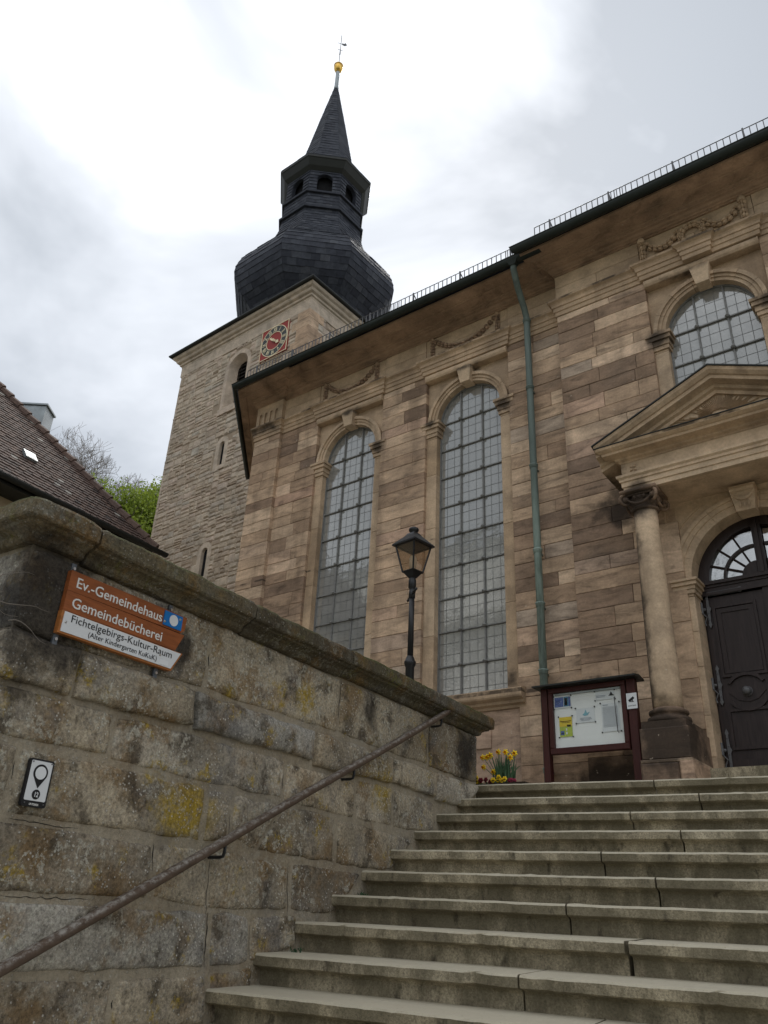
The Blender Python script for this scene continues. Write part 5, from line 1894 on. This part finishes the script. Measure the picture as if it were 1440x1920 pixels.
for t_, z_, o in ((-1.335, 1.172, .004), (-.735, 1.178, .004), (-.745, 1.361, .006), (-.638, 1.403, .006)):
    s_ = MB(W)
    s_.tube([(t_, SO + o, z_), (t_, SO + o + .005, z_)], [.0075, .004], 10)
    s_.build('screw', M['screw'], sgn)

# ------------------------------------------------------------------ trail plaque
plq = thing('trail_plaque', W(-1.268, .01, .355), 'small white plaque with black border, location pin and number 12', 'plaque')
def rrect(x0, x1, z0, z1, r, n=5):
    out = []
    for cx, cz, a in ((x1 - r, z0 + r, -PI / 2), (x1 - r, z1 - r, 0), (x0 + r, z1 - r, PI / 2), (x0 + r, z0 + r, PI)):
        out += [(cx + r * math.cos(a + PI / 2 * k / n), cz + r * math.sin(a + PI / 2 * k / n)) for k in range(n + 1)]
    return out
PF = lambda a, b, c: W(a, .026 - b, c)
def pq(poly, y, name, mat, th=.0012):
    mb = MB(PF)
    mb.prism(poly, -y, -y + th)
    return mb.build(name, M[mat], plq)
pq(rrect(-1.331, -1.206, .355, .554, .010), 0., 'backing', 'blackp', .016)
pq(rrect(-1.322, -1.2145, .380, .546, .006), .0014, 'face', 'white')
pin = [(-1.268 + .0365 * math.cos(a), .4965 + .0365 * math.sin(a)) for a in [rad(-25 + 230 * k / 20) for k in range(21)]] + [(-1.268, .432)]
pq(pin, .0028, 'location_pin', 'blackp')
pq(disc(-1.268, .4965, .0275, 24), .0042, 'pin_window', 'paper')
pq(disc(-1.268, .4065, .0205, 24), .0028, 'number_disc', 'blackp')
text('12', .028, M['white'], plq, lambda x, y, z: W(-1.268 + x, .0302 + z, .3965 + y), .0005, 'CENTER', .0006, .8, 'number')
text('UP-TOUCH', .0115, M['letter'], plq, lambda x, y, z: W(-1.268 + x, .0275 + z, .3615 + y), .0004, 'CENTER', .0004, .8, 'lettering')
for t_, z_ in ((-1.316, .540), (-1.221, .541), (-1.316, .369), (-1.221, .369)):
    s_ = MB(W)
    s_.tube([(t_, .027, z_), (t_, .0305, z_)], .0032, 8)
    s_.build('screw', M['iron'], plq)

# ------------------------------------------------------------------ street lamp
LX, LY = -5.10, 7.26
lamp = thing('street_lamp', (LX, LY, LAND), 'black street lamp with four-sided lantern behind the wall coping', 'street lamp')
lp = MB()
lp.lathe([(.052, LAND - .05), (.05, 2.52), (.062, 2.54), (.068, 2.565), (.068, 2.58), (.058, 2.595), (.045, 2.63), (.036, 2.65)], (LX, LY, 0), 16)
lp.lathe([(.035, 2.64), (.031, 3.49)], (LX, LY, 0), 14)
lp.build('post', M['black'], lamp, True)
cl = MB()
cl.lathe([(.033, 3.28), (.04, 3.285), (.04, 3.36), (.036, 3.37), (.036, 3.40), (.046, 3.41), (.046, 3.50), (.038, 3.53), (.025, 3.56)], (LX, LY, .07), 14)
cl.build('collar', M['black'], lamp, True)
lb2 = MB()
dl = V3((math.cos(rad(-42)), math.sin(rad(-42)), 0))
for s_ in (-1, 1):
    q = V3((LX, LY, 3.395))
    lb2.tube([q + dl * (.04 * s_), q + dl * (.11 * s_), q + dl * (.2 * s_)], [.012, .02, .011], 8)
    lb2.tube([q + dl * (.195 * s_), q + dl * (.205 * s_), q + dl * (.215 * s_)], [.012, .019, .012], 8)
lb2.build('ladder_bar', M['black'], lamp, True)
LR = rad(-8)
def LF(a, b, c):
    return V3((LX + math.cos(LR) * a - math.sin(LR) * b, LY + math.sin(LR) * a + math.cos(LR) * b, c + .07))
zb0, zb1 = 3.61, 3.945
h0, h1 = .086, .150
lf = MB(LF)
cs4 = [(-1, -1), (1, -1), (1, 1), (-1, 1)]
for sx, sy in cs4:
    lf.tube([(sx * h0, sy * h0, zb0), (sx * h1, sy * h1, zb1)], .011, 6)
for h, z in ((h0, zb0), (h1, zb1)):
    for i in range(4):
        a, b = cs4[i], cs4[(i + 1) % 4]
        lf.tube([(a[0] * h, a[1] * h, z), (b[0] * h, b[1] * h, z)], .010, 6)
lf.add([(sx * h0, sy * h0, zb0) for sx, sy in cs4] + [(sx * .03, sy * .03, 3.53) for sx, sy in cs4], [(0, 1, 2, 3), (4, 5, 6, 7)] + [(i, (i + 1) % 4, 4 + (i + 1) % 4, 4 + i) for i in range(4)])
lantern = lf.build('lantern', M['black'], lamp)
for i in range(4):
    a, b = cs4[i], cs4[(i + 1) % 4]
    pn = MB(LF)
    k0, k1 = h0 - .004, h1 - .004
    pn.add([(a[0] * k0, a[1] * k0, zb0), (b[0] * k0, b[1] * k0, zb0), (b[0] * k1, b[1] * k1, zb1), (a[0] * k1, a[1] * k1, zb1)], [(0, 1, 2, 3)])
    pn.build('pane', M['amber'], lantern)
rfm = MB(LF)
hr_ = .184
rfm.add([(sx * hr_, sy * hr_, 3.945) for sx, sy in cs4] + [(sx * hr_, sy * hr_, 3.965) for sx, sy in cs4] + [(sx * .075, sy * .075, 4.085) for sx, sy in cs4] + [(sx * .055, sy * .055, 4.12) for sx, sy in cs4],
        [(3, 2, 1, 0)] + [(4 * l + i, 4 * l + (i + 1) % 4, 4 * l + 4 + (i + 1) % 4, 4 * l + 4 + i) for l in range(3) for i in range(4)] + [(12, 13, 14, 15)])
rfm.build('roof', M['black'], lantern)
fn = MB()
fn.lathe([(.045, 4.11), (.045, 4.14), (.058, 4.152), (.064, 4.17), (.058, 4.19), (.035, 4.2), (.025, 4.21)], (LX, LY, .07), 14)
fn.build('finial', M['black'], lantern, True)
bb = MB()
bb.lathe([(.03, 3.62), (.03, 3.66), (.036, 3.67), (.045, 3.70), (.045, 3.79), (.03, 3.82)], (LX, LY, .07), 12)
bb.build('bulb', M['bulb'], lamp, True)

# ------------------------------------------------------------------ weeds in the joints between wall and stairs
wdr = random.Random(41)
for k, s_, lab in ((5, .10, 'small dark moss tuft in the corner of a middle step by the wall'), (8, -.02, 'green weed at the wall end near the top of the stairs'), (1, .03, 'small moss tuft low down where a step meets the wall'), (3, .02, 'tiny weed beside the wall four steps up')):
    c0 = V3((P0.x, P0.y, P0.z)) + U * (TREAD * k + .27) + SDIR * (s_ + .03) + V3((0, 0, RISE * k))
    mb = MB()
    for _ in range(26):
        a = wdr.uniform(0, 2 * PI)
        d = V3((math.cos(a), math.sin(a), wdr.uniform(.3, 1.4))).normalized()
        mb.bulb(c0 + d * wdr.uniform(.004, .028) + SDIR * wdr.uniform(-.03, .05), d, wdr.uniform(.014, .03), .009, .003, up=(0, 0, 1))
    tagp(mb.build('weed', M['blade']), lab, 'weed')

# ------------------------------------------------------------------ notice board
nb = thing('notice_board', (-3.47, 8.36, LAND), 'maroon wooden notice board with white glazed panel in front of the church wall', 'notice board')
for a, b in ((-4.02, -3.945), (-3.015, -2.925)):
    m_ = MB()
    m_.stone(a, b, 8.33, 8.42, LAND - .02, 2.385, .005)
    m_.build('post', M['maroon'], nb)
m_ = MB()
for q in ((-3.93, -3.03, 1.655, 1.72), (-3.93, -3.03, 2.325, 2.38), (-3.93, -3.878, 1.72, 2.325), (-3.082, -3.03, 1.72, 2.325)):
    m_.stone(q[0], q[1], 8.325, 8.39, q[2], q[3], .006)
fr_ = m_.build('case_frame', M['maroon'], nb)
m_ = MB()
m_.box(-3.878, -3.082, 8.37, 8.40, 1.72, 2.325)
m_.build('back_panel', M['boardwhite'], nb)
m_ = MB()
m_.box(-3.86, -3.10, 8.352, 8.368, 2.300, 2.318)
m_.build('lamp_strip', M['zinc'], nb)
m_ = MB()
m_.add([(-4.075, 8.22, 2.388), (-2.875, 8.22, 2.388), (-2.875, 8.52, 2.388), (-4.075, 8.52, 2.388), (-4.075, 8.22, 2.405), (-2.875, 8.22, 2.405), (-2.875, 8.37, 2.43), (-4.075, 8.37, 2.43), (-2.875, 8.52, 2.405), (-4.075, 8.52, 2.405)],
       [(3, 2, 1, 0), (0, 1, 5, 4), (4, 5, 6, 7), (7, 6, 8, 9), (2, 3, 9, 8), (1, 2, 8, 6, 5), (0, 4, 7, 9, 3)])
m_.build('cap', M['roofmetal'], nb)
m_ = MB()
m_.tube([(-3.135, 8.33, 1.83), (-3.14, 8.31, 1.835), (-3.15, 8.31, 2.2), (-3.15, 8.33, 2.205)], .006, 6)
m_.build('handle', M['iron'], nb)
m_ = MB()
m_.add([(-3.877, 8.345, 1.722), (-3.083, 8.345, 1.722), (-3.083, 8.345, 2.323), (-3.877, 8.345, 2.323)], [(0, 1, 2, 3)])
m_.build('pane', M['boardglass'], nb)
ypap = 8.364
def sheet(name, x0, x1, z0, z1, mat, label, cat, bits=(), pins=True):
    t_ = thing(name, ((x0 + x1) / 2, ypap, z0), label, cat)
    m_ = MB()
    n_ = 6
    m_.add([(x0 + (x1 - x0) * i / n_, ypap - .002 * math.sin(PI * i / n_), z) for z in (z0, z1) for i in range(n_ + 1)], [(i, i + 1, n_ + 2 + i, n_ + 1 + i) for i in range(n_)])
    m_.build('sheet', M[mat], t_)
    grp = {}
    for (a, b, c, d, mt) in bits:
        grp.setdefault(mt, MB()).box(x0 + (x1 - x0) * a, x0 + (x1 - x0) * b, ypap - .0048, ypap - .0036, z0 + (z1 - z0) * c, z0 + (z1 - z0) * d)
    for mt, mb in grp.items(): mb.build('print', M[mt], t_)
    if pins:
        for a in (x0 - .006, x1 + .006):
            for b in (z0 - .004, z1 + .006):
                p_ = MB()
                p_.tube([(a, ypap - .003, b), (a, ypap - .012, b)], [.009, .007], 8)
                p_.build('magnet', M['blackp'], t_)
    return t_
sheet('flyer', -3.868, -3.672, 2.155, 2.285, 'paper', 'blue and white landscape flyer pinned at the top left of the board', 'flyer', [(.02, .55, .12, .95, 'paperblue'), (.58, .86, .12, .95, 'cyan'), (.87, .98, .12, .95, 'paperblue'), (.08, .45, .6, .63, 'paper'), (.08, .38, .45, .48, 'paper'), (.08, .3, .3, .33, 'paper'), (.62, .8, .2, .85, 'paperblue')])
sheet('poster', -3.822, -3.672, 1.84, 2.055, 'lime', 'yellow and green poster pinned at the lower left of the board', 'poster', [(0, 1, .52, 1, 'yellow'), (.05, .95, .76, .80, 'orange'), (.2, .85, .70, .73, 'orange'), (.6, .9, .5, .6, 'blackp'), (.08, .36, .1, .3, 'paperblue'), (.12, .32, .14, .2, 'paper'), (.5, .6, .3, .42, 'paper'), (.5, .62, .12, .24, 'paper')])
d_ = sheet('letter', -3.615, -3.405, 1.975, 2.13, 'paper', 'white card with a small blue dove in the middle of the board', 'card', [(.2, .8, .30, .33, 'greytext'), (.2, .85, .22, .25, 'greytext'), (.25, .75, .14, .17, 'greytext')])
m_ = MB()
m_.prism([(-3.545, 2.06), (-3.52, 2.045), (-3.485, 2.05), (-3.455, 2.085), (-3.49, 2.075), (-3.505, 2.115), (-3.52, 2.075)], ypap - .005, ypap - .0036)
m_.build('print', M['dove'], d_)
sheet('notice', -3.325, -3.125, 1.855, 2.155, 'paper', 'white typed sheet pinned at the right of the board', 'notice', [(.08, .92, 1 - .035 * k - .1, 1 - .035 * k - .092, 'greytext') for k in range(1, 22)] + [(.1, .4, .93, .955, 'greytext')])
d_ = sheet('letterhead', -3.38, -3.165, 2.2, 2.292, 'paper', 'small white letterhead with a dark triangle at the top right of the board', 'letterhead', [(.03, .55, .45, .52, 'greytext'), (.03, .5, .3, .36, 'greytext'), (.7, .98, .38, .46, 'blackp')])
m_ = MB()
m_.prism([(-3.222, 2.242), (-3.178, 2.242), (-3.2, 2.28)], ypap - .005, ypap - .0036)
m_.build('print', M['blackp'], d_)
# camera warning sign on the right post
cw_ = thing('camera_sign', (-2.965, 8.32, 2.06), 'small white sign with a black camera symbol on the right post of the notice board', 'sign')
m_ = MB()
m_.box(-3.02, -2.908, 8.318, 8.326, 2.06, 2.225)
m_.build('sign_plate', M['white'], cw_)
CW = lambda a, b, c: V3((-2.964 + a, 8.318 + b, 2.16 + c))
m_ = MB(CW)
c_, s_ = math.cos(rad(35)), math.sin(rad(35))
R2 = lambda p: (p[0] * c_ - p[1] * s_, p[0] * s_ + p[1] * c_)
m_.prism([R2(p) for p in ((-.036, -.012), (.03, -.012), (.03, .014), (-.036, .014))], -.002, -.0002)
m_.prism([(-.012, -.03), (.022, -.03), (.022, -.023), (-.012, -.023)], -.002, -.0002)
m_.prism([(.006, -.025), (.014, -.025), (.014, .0), (.006, -.005)], -.0021, -.0003)
m_.build('camera_symbol', M['blackp'], cw_)
text('ACHTUNG', .019, M['blackp'], cw_, lambda x, y, z: V3((-2.964 + x, 8.3175 - z, 2.085 + y)), .0005, 'CENTER', .0003, .9, 'lettering')

# ------------------------------------------------------------------ flowers at the head of the stairs
bed = MB()
bed.box(-4.05, -3.36, 6.58, 7.1, LAND - .05, 1.10)
tagp(bed.build('flower_bed', M['soil']), kind='structure')
frr = random.Random(17)
daf = thing('daffodils', (-3.68, 6.78, 1.09), 'clump of yellow daffodils with narrow green leaves at the head of the stairs', 'daffodils')
DCc = V3((-3.68, 6.78, 1.09))
def blade(p, d, L, w, bend, mat, parent, name='leaf'):
    d = V3(d).normalized()
    sd = d.cross(V3((.3, -1, .2))).normalized()
    out = V3((d.x, d.y, 0))
    vs = []
    nsg = 7
    for i in range(nsg + 1):
        f = i / nsg
        c = p + d * (L * f) + out * (bend * f * f) + V3((0, 0, -bend * .7 * f ** 3))
        ww = w * (1 - f ** 3) * (.7 + .6 * f * (1 - f)) + .0004
        th = V3((0, .0015, 0))
        vs += [c - sd * ww, c + th * 2, c + sd * ww]
    mb = MB()
    mb.add([tuple(v) for v in vs], [q for i in range(nsg) for q in ((3 * i, 3 * i + 1, 3 * i + 4, 3 * i + 3), (3 * i + 1, 3 * i + 2, 3 * i + 5, 3 * i + 4))])
    return mb.build(name, M[mat], parent, True)
for k in range(64):
    a = frr.uniform(0, 2 * PI)
    ln = frr.uniform(.02, .42)
    d = V3((math.cos(a) * ln, math.sin(a) * ln * .6, 1))
    p = DCc + V3((frr.uniform(-.07, .09), frr.uniform(-.05, .05), 0))
    blade(p, d, frr.uniform(.18, .34), frr.uniform(.006, .009), frr.uniform(0, .05) if k > 3 else .14, 'blade', daf)
heads = [(-.03, .31, -.2), (.13, .29, .3), (-.19, .27, -.5), (-.115, .285, .3), (-.19, .185, -.4), (-.085, .135, 0), (.055, .30, .1), (.09, .255, .6), (-.15, .27, .5)]
for (dx, dz, yaw) in heads:
    hp2 = DCc + V3((dx, frr.uniform(-.06, -.02), dz))
    base = DCc + V3((dx * .25, -.01, 0))
    mb = MB()
    mb.tube([base, base.lerp(hp2, .5) + V3((-dx * .08, 0, .02)), hp2 + V3((0, .02, .0))], .0032, 6)
    mb.build('stem', M['blade'], daf, True)
    fw = V3((math.sin(yaw) * .8, -1, -.15)).normalized()
    s1 = fw.cross(V3((0, 0, 1))).normalized()
    s2 = s1.cross(fw)
    pm_ = MB()
    for k in range(6):
        a = 2 * PI * k / 6 + yaw
        q = s1 * math.cos(a) + s2 * math.sin(a)
        pm_.bulb(hp2 + q * .017 - fw * .002, q - fw * .1, .034, .02, .005, up=tuple(fw))
    bl_ = pm_.build('blossom', M['daff'], daf, True)
    tr2 = MB()
    tr2.tube([hp2, hp2 + fw * .014, hp2 + fw * .022], [.006, .0085, .0125], 10, False)
    tr2.build('trumpet', M['daffc'], bl_, True)
pans = [(-3.905, 1.125, 'y'), (-3.875, 1.15, 'y'), (-3.925, 1.105, 'y'), (-3.855, 1.112, 'y'), (-3.83, 1.13, 'r'), (-3.79, 1.135, 'r'), (-3.735, 1.112, 'r'), (-3.705, 1.125, 'y'), (-3.675, 1.13, 'y'), (-3.645, 1.145, 'y'), (-3.655, 1.115, 'y'), (-3.62, 1.12, 'y'), (-3.59, 1.13, 'y'), (-3.555, 1.12, 'm'), (-3.525, 1.115, 'm'), (-3.50, 1.11, 'm')]
labs = {'y': ('yellow pansy with dark centre at the foot of the daffodils', 'yellow pansies'), 'r': ('dark red pansy between the two yellow pansy clusters', 'dark red pansies'), 'm': ('crimson pansy at the right end of the flower row', 'crimson pansies')}
PL = ['yellow pansy right of the one touching the wall end', 'raised yellow pansy directly left of the red pair', 'yellow pansy at the far left end, touching the wall', 'low yellow pansy just left of the leftmost red pansy',
      'leftmost dark red pansy, next to the left yellow cluster', 'taller dark red pansy in the middle, under the daffodil leaves', 'lowest dark red pansy, left of the right yellow cluster',
      'first yellow pansy of the right cluster, beside a red one', 'second yellow pansy of the right cluster', 'highest yellow pansy of the right cluster', 'lowest yellow pansy of the right cluster, in front', 'yellow pansy right of the highest one in the right cluster', 'last yellow pansy on the right, next to the crimson ones',
      'first crimson pansy after the yellow cluster', 'middle one of the three crimson pansies', 'crimson pansy at the right end of the flower row']
for x, z, kd in pans:
    y = frr.uniform(6.62, 6.68)
    p_ = thing('pansy', (x, y, 1.08), PL[len([q for q in bpy.data.objects if q.name.startswith('pansy') and q.type == 'EMPTY'])], 'pansy', labs[kd][1])
    c0 = V3((x, y, z + .008))
    mb = MB()
    mb.tube([(x, y + .02, 1.075), (x, y + .012, z), c0 + V3((0, .006, 0))], .002, 5)
    for _ in range(4):
        a = frr.uniform(0, 2 * PI)
        mb.bulb((x + .018 * math.cos(a), y + .015 + .012 * math.sin(a), z - .015), (math.cos(a), math.sin(a), .4), .035, .016, .004, up=(0, 0, 1))
    mb.build('leaves', M['blade'], p_, True)
    fw = V3((frr.uniform(-.2, .3), -1, frr.uniform(-.1, .3))).normalized()
    s1 = fw.cross(V3((0, 0, 1))).normalized()
    s2 = s1.cross(fw)
    mb = MB()
    for a, r, w in ((60, .014, .026), (120, .014, .026), (0, .014, .024), (180, .014, .024), (270, .013, .032)):
        q = s1 * math.cos(rad(a)) + s2 * math.sin(rad(a))
        mb.bulb(c0 + q * r, q, .028, w, .006, up=tuple(fw))
    mb.build('petals', M['pansyy'] if kd == 'y' else M['pansyr'] if kd == 'r' else plain('pansy_crimson', (.2, .008, .035), .6) if 'crimson' not in M else M['crimson'], p_, True)
    mb = MB()
    for a in (200, 270, 340):
        q = s1 * math.cos(rad(a)) + s2 * math.sin(rad(a))
        mb.bulb(c0 + q * .008 + fw * .004, q, .013, .008, .003, up=tuple(fw))
    mb.build('petal_mark', M['pansym'], p_, True)

# ------------------------------------------------------------------ house on the left
HE = V3((-14.77327779, 10.5, 7.43568561))
HP = rad(50.5)
house = thing('tiled_house', (-16, 8, LAND), 'house with brown clay tile hip roof and metal-clad chimney at the left', 'house')
def HF(a, b, c):
    # a along the eaves away from the viewer, b horizontally into the house, c up
    return HE + U * a - N * b + V3((0, 0, c))
HL, HB, HR = 13., 10.4, 5.2
hb = MB(HF)
hb.box(-HL, -.5, .55, HB - .55, LAND - HE.z, -.05)
hb.build('wall', M['render'], house)
hrise = HR * math.tan(HP)
hr2 = MB(HF)
hr2.add([(-HL, 0, -.03), (0, 0, -.03), (0, HB, -.03), (-HL, HB, -.03), (-HL + HR, HR, hrise - .03), (-HR, HR, hrise - .03)], [(0, 1, 5, 4), (1, 2, 5), (2, 3, 4, 5), (3, 0, 4), (3, 2, 1, 0)])
roof_h = hr2.build('roof', M['louvre'], house)
tl = MB(HF)
hrr = random.Random(31)
cp, sp_ = math.cos(HP), math.sin(HP)
rowd = .135
nrow = int(HR / cp / rowd)
for rw in range(nrow):
    b0 = rw * rowd * cp
    x = -7.5 + (rw % 2) * .085
    while x < -b0 - .02:
        w = min(.168, -b0 - x)
        t0 = hrr.gauss(.5, .2)
        tv = min(.9, max(0., t0))
        if hrr.random() < .006 or (abs(x + 2.0 + rw * .06) < .35 and 3 < rw < 9 and hrr.random() < .35): tv = .98
        l = .028 + hrr.uniform(0, .012)
        d_ = .19
        x0, x1 = x + .004, x + w - .004
        xm = (x0 + x1) / 2
        def pt(xx, s, h): return (xx, b0 + s * cp - h * sp_, (b0 / cp + s) * sp_ + h * cp)
        tl.add([pt(x0, 0, l), pt(xm, -.02, l), pt(x1, 0, l), pt(x1, d_, .008), pt(x0, d_, .008), pt(x0, 0, 0), pt(xm, -.02, 0), pt(x1, 0, 0)], [(0, 1, 2, 3, 4), (5, 6, 1, 0), (6, 7, 2, 1)], tv)
        x += .168
tagp(tl.build('roof_tiles', M['tile'], roof_h, fixn=False), kind='stuff')
rt = Pieces('hip_tile', M['tile'], roof_h)
k_ = 0
Lh = math.sqrt(2 * HR ** 2 + hrise ** 2)
nt = int(Lh / .33)
for k in range(nt):
    f0, f1 = k / nt, (k + 1.15) / nt
    mb = MB()
    p0, p1 = HF(-HR * f0, HR * f0, hrise * f0 + .05), HF(-HR * f1, HR * f1, hrise * f1 + .02)
    mb.tube([p0, p1], [.115, .085], 7, True, hrr.uniform(.5, .9))
    rt.add(mb)
rt.finish()
gh = MB(HF)
half = [(-.10 + .085 * math.cos(a), -.03 + .085 * math.sin(a)) for a in [PI + PI * k / 8 for k in range(9)]]
vs = []
prf = half + [(-.02, -.02), (-.18, -.02)]
for a in (-HL, .25):
    vs += [(a, o, z) for o, z in prf]
m = len(prf)
gh.add(vs, [(j, m + j, m + (j + 1) % m, (j + 1) % m) for j in range(m)] + [tuple(range(m)), tuple(range(2 * m - 1, m - 1, -1))])
gh.box(-HL, 0, .0, .56, -.16, -.10)
gh.build('gutter', M['roofmetal'], house)
sk = MB(HF)
def rp(a, s, h): return (a, s * cp - h * sp_, s * sp_ + h * cp)
a0, a1, s0, s1 = -3.25, -2.96, .86 / cp, 1.06 / cp
sk.add([rp(a0, s0, .09), rp(a1, s0, .09), rp(a1, s1, .09), rp(a0, s1, .09), rp(a0, s0, 0), rp(a1, s0, 0), rp(a1, s1, 0), rp(a0, s1, 0)], [(0, 1, 2, 3), (0, 4, 5, 1), (1, 5, 6, 2), (3, 2, 6, 7), (0, 3, 7, 4)])
skl = sk.build('roof_window', M['zinc'], roof_h)
sk = MB(HF)
sk.add([rp(a0 + .03, s0 + .03, .093), rp(a1 - .03, s0 + .03, .093), rp(a1 - .03, s1 - .03, .093), rp(a0 + .03, s1 - .03, .093)], [(0, 1, 2, 3)])
sk.build('roof_window_pane', M['skylight'], roof_h)
ch_ = MB()
cc_ = V3((-18.75, 8.75, 0))
ang = rad(38)
CHF = lambda a, b, c: V3((cc_.x + math.cos(ang) * a - math.sin(ang) * b, cc_.y + math.sin(ang) * a + math.cos(ang) * b, c))
ch_.fr = CHF
ch_.box(-.36, .36, -.28, .28, 8.5, 11.82)
ch_.box(-.40, .40, -.32, .32, 11.822, 11.87)
ch_.add([(-.36, -.2805, 10.6), (.0, -.29, 11.2), (.36, -.2805, 10.6), (0, -.2805, 11.8)], [(0, 1, 3), (1, 2, 3)])
chim = ch_.build('chimney', M['zinc'], house)
ct_ = MB(CHF)
ct_.lathe([(.09, 11.87), (.09, 11.93), (.05, 11.95), (.05, 12.02), (.07, 12.03), (.07, 12.06)], (0.12, 0.05, 0), 10)
ct_.build('flue_cap', M['black'], house)

# ------------------------------------------------------------------ trees beyond
def branch(rr_, p, d, L, r, depth, segs, tips, spread=.55):
    pts, rs = [p], [r]
    q = p
    n_ = 4
    for i in range(n_):
        d = (d + V3((rr_.gauss(0, .13), rr_.gauss(0, .13), rr_.gauss(.09, .1)))).normalized()
        q = q + d * (L / n_)
        pts.append(q)
        rs.append(r * (1 - .45 * (i + 1) / n_))
    segs.append((pts, rs, depth))
    if depth == 0:
        tips.append((q, d))
        return
    for k in range(rr_.choice((3, 4, 4)) if depth > 1 else rr_.choice((5, 6, 7))):
        i = rr_.choice((2, 3, 4, 4)) if depth < 4 else rr_.choice((2, 3, 4))
        a = V3((rr_.gauss(0, 1), rr_.gauss(0, 1), rr_.gauss(.25, .7))).normalized()
        nd = (d * (1 - spread) + a * spread).normalized()
        branch(rr_, pts[i], nd, L * rr_.uniform(.6, .8), rs[i] * .62, depth - 1, segs, tips, spread)
def tree(name, seed, loc, H, depth, label, leafy=False, group=None):
    rr_ = random.Random(seed)
    t_ = thing(name, loc, label, 'tree', group)
    segs, tips = [], []
    branch(rr_, V3(loc), V3((rr_.uniform(-.05, .05), 0, 1)), H * .34, H * .02, depth, segs, tips)
    a, b = MB(), MB()
    for pts, rs, dp_ in segs:
        if dp_ >= 2: a.tube(pts, rs, 6, False)
        else: b.tube(pts, [max(r * .8, .008) for r in rs], 3, False)
    a.build('trunk', M['bark'], t_, True, fixn=False)
    b.build('twigs', M['twig'], t_, False, fixn=False)
    tagp(t_.children[-1], kind='stuff')
    if leafy:
        c = MB()
        for pts, rs, dp_ in segs:
            if dp_ > 1: continue
            for _ in range(leafy):
                f = rr_.random()
                i = min(int(f * 4), 3)
                q = pts[i].lerp(pts[i + 1], f * 4 - i) + V3((rr_.gauss(0, .28), rr_.gauss(0, .28), rr_.gauss(0, .25)))
                s_ = rr_.uniform(.05, .11)
                u_ = V3((rr_.gauss(0, 1), rr_.gauss(0, 1), rr_.gauss(0, 1))).normalized()
                w_ = u_.cross(V3((rr_.gauss(0, 1), rr_.gauss(0, 1), .3))).normalized()
                c.add([tuple(q - u_ * s_), tuple(q + w_ * s_ * .6), tuple(q + u_ * s_), tuple(q - w_ * s_ * .6)], [(0, 1, 2, 3)])
        tagp(c.build('crown', M['spring'], t_, False, fixn=False), kind='stuff')
    return t_
bare = ['bare leafless tree nearest the chimney', 'tallest bare leafless tree behind the middle of the roof edge', 'bare leafless tree between the tallest one and the green tree', 'bare leafless tree directly above the green tree', 'lowest bare leafless tree, half hidden by the green trees']
for i, (x, y, zt, H, sd) in enumerate(((-44.5, 19.0, 27.0, 15, 1), (-45, 22.5, 28.0, 15, 2), (-43.5, 24.2, 27.4, 15, 3), (-41, 24.5, 25.8, 13, 4), (-39.5, 26, 25.6, 13, 5))):
    tree('bare_tree', sd, (x, y, zt - H), H, 6, bare[i], False, 'bare trees behind the tiled roof')
for i, (x, y, zt, H, sd, lb_) in enumerate(((-34.6, 21.4, 23.0, 12.5, 7, 'bright green young-leaved tree just right of the bare trees'), (-33.4, 23.4, 23.2, 13, 8, 'bright green young-leaved tree closest to the church tower'), (-34.5, 22.5, 20.0, 11, 9, 'lower green tree close above the roof edge'))):
    tree('green_tree', sd, (x, y, zt - H), H, 4, lb_, 80)

# ------------------------------------------------------------------ white house across the road (seen mirrored in the windows)
wh = thing('white_house', (-25, -22, 0), 'tall white house with fretwork balconies across the road, mirrored in the church windows', 'house')
b_ = MB()
b_.box(-42, -12, -30, -20, -1, 20.5)
b_.build('wall', M['whitewash'], wh)
b_ = MB()
b_.add([(-43, -19, 20.4), (-11, -19, 20.4), (-11, -31, 20.4), (-43, -31, 20.4), (-38, -25, 22.6), (-16, -25, 22.6)], [(0, 1, 5, 4), (1, 2, 5), (2, 3, 4, 5), (3, 0, 4), (3, 2, 1, 0)])
b_.build('roof', M['zinc'], wh)
for z0 in (10.2, 15.6):
    d_ = MB()
    d_.box(-41, -13, -20, -18.3, z0 - .25, z0)
    d_.box(-41, -13, -18.4, -18.25, z0 + 1.35, z0 + 1.5)
    bal = d_.build('balcony', M['whitepaint'], wh)
    f_ = MB()
    x = -41.
    while x < -13:
        pr = [(0, .08), (.0, .3), (.1, .42), (.17, .6), (.05, .72), (.17, .84), (.1, 1.02), (0, 1.14), (0, 1.35)]
        left = [(x + .0 + q[0], z0 + q[1]) for q in pr]
        right = [(x + .62 - q[0], z0 + q[1]) for q in reversed(pr)]
        f_.prism(left[:1] + right[::-1][:1][::-1] and [(x, z0 + .05), (x + .62, z0 + .05)] + right[:-1][::-1][0:0] + [(x + .62 - q[0], z0 + q[1]) for q in pr] + [(x + q[0], z0 + q[1]) for q in reversed(pr)], -18.38, -18.34)
        x += .64
    f_.build('fretwork', M['whitepaint'], bal)
    x = -39.5
    while x < -14:
        w_ = MB()
        w_.box(x, x + 1.5, -20.02, -19.9, z0 + .3, z0 + 2.5)
        w_.build('window', M['dark'], wh)
        x += 3.6
for z0 in (1.5, 5.6):
    x = -39.5
    while x < -14:
        w_ = MB()
        w_.box(x, x + 1.3, -20.02, -19.9, z0, z0 + 1.9)
        w_.build('window', M['dark'], wh)
        x += 3.6
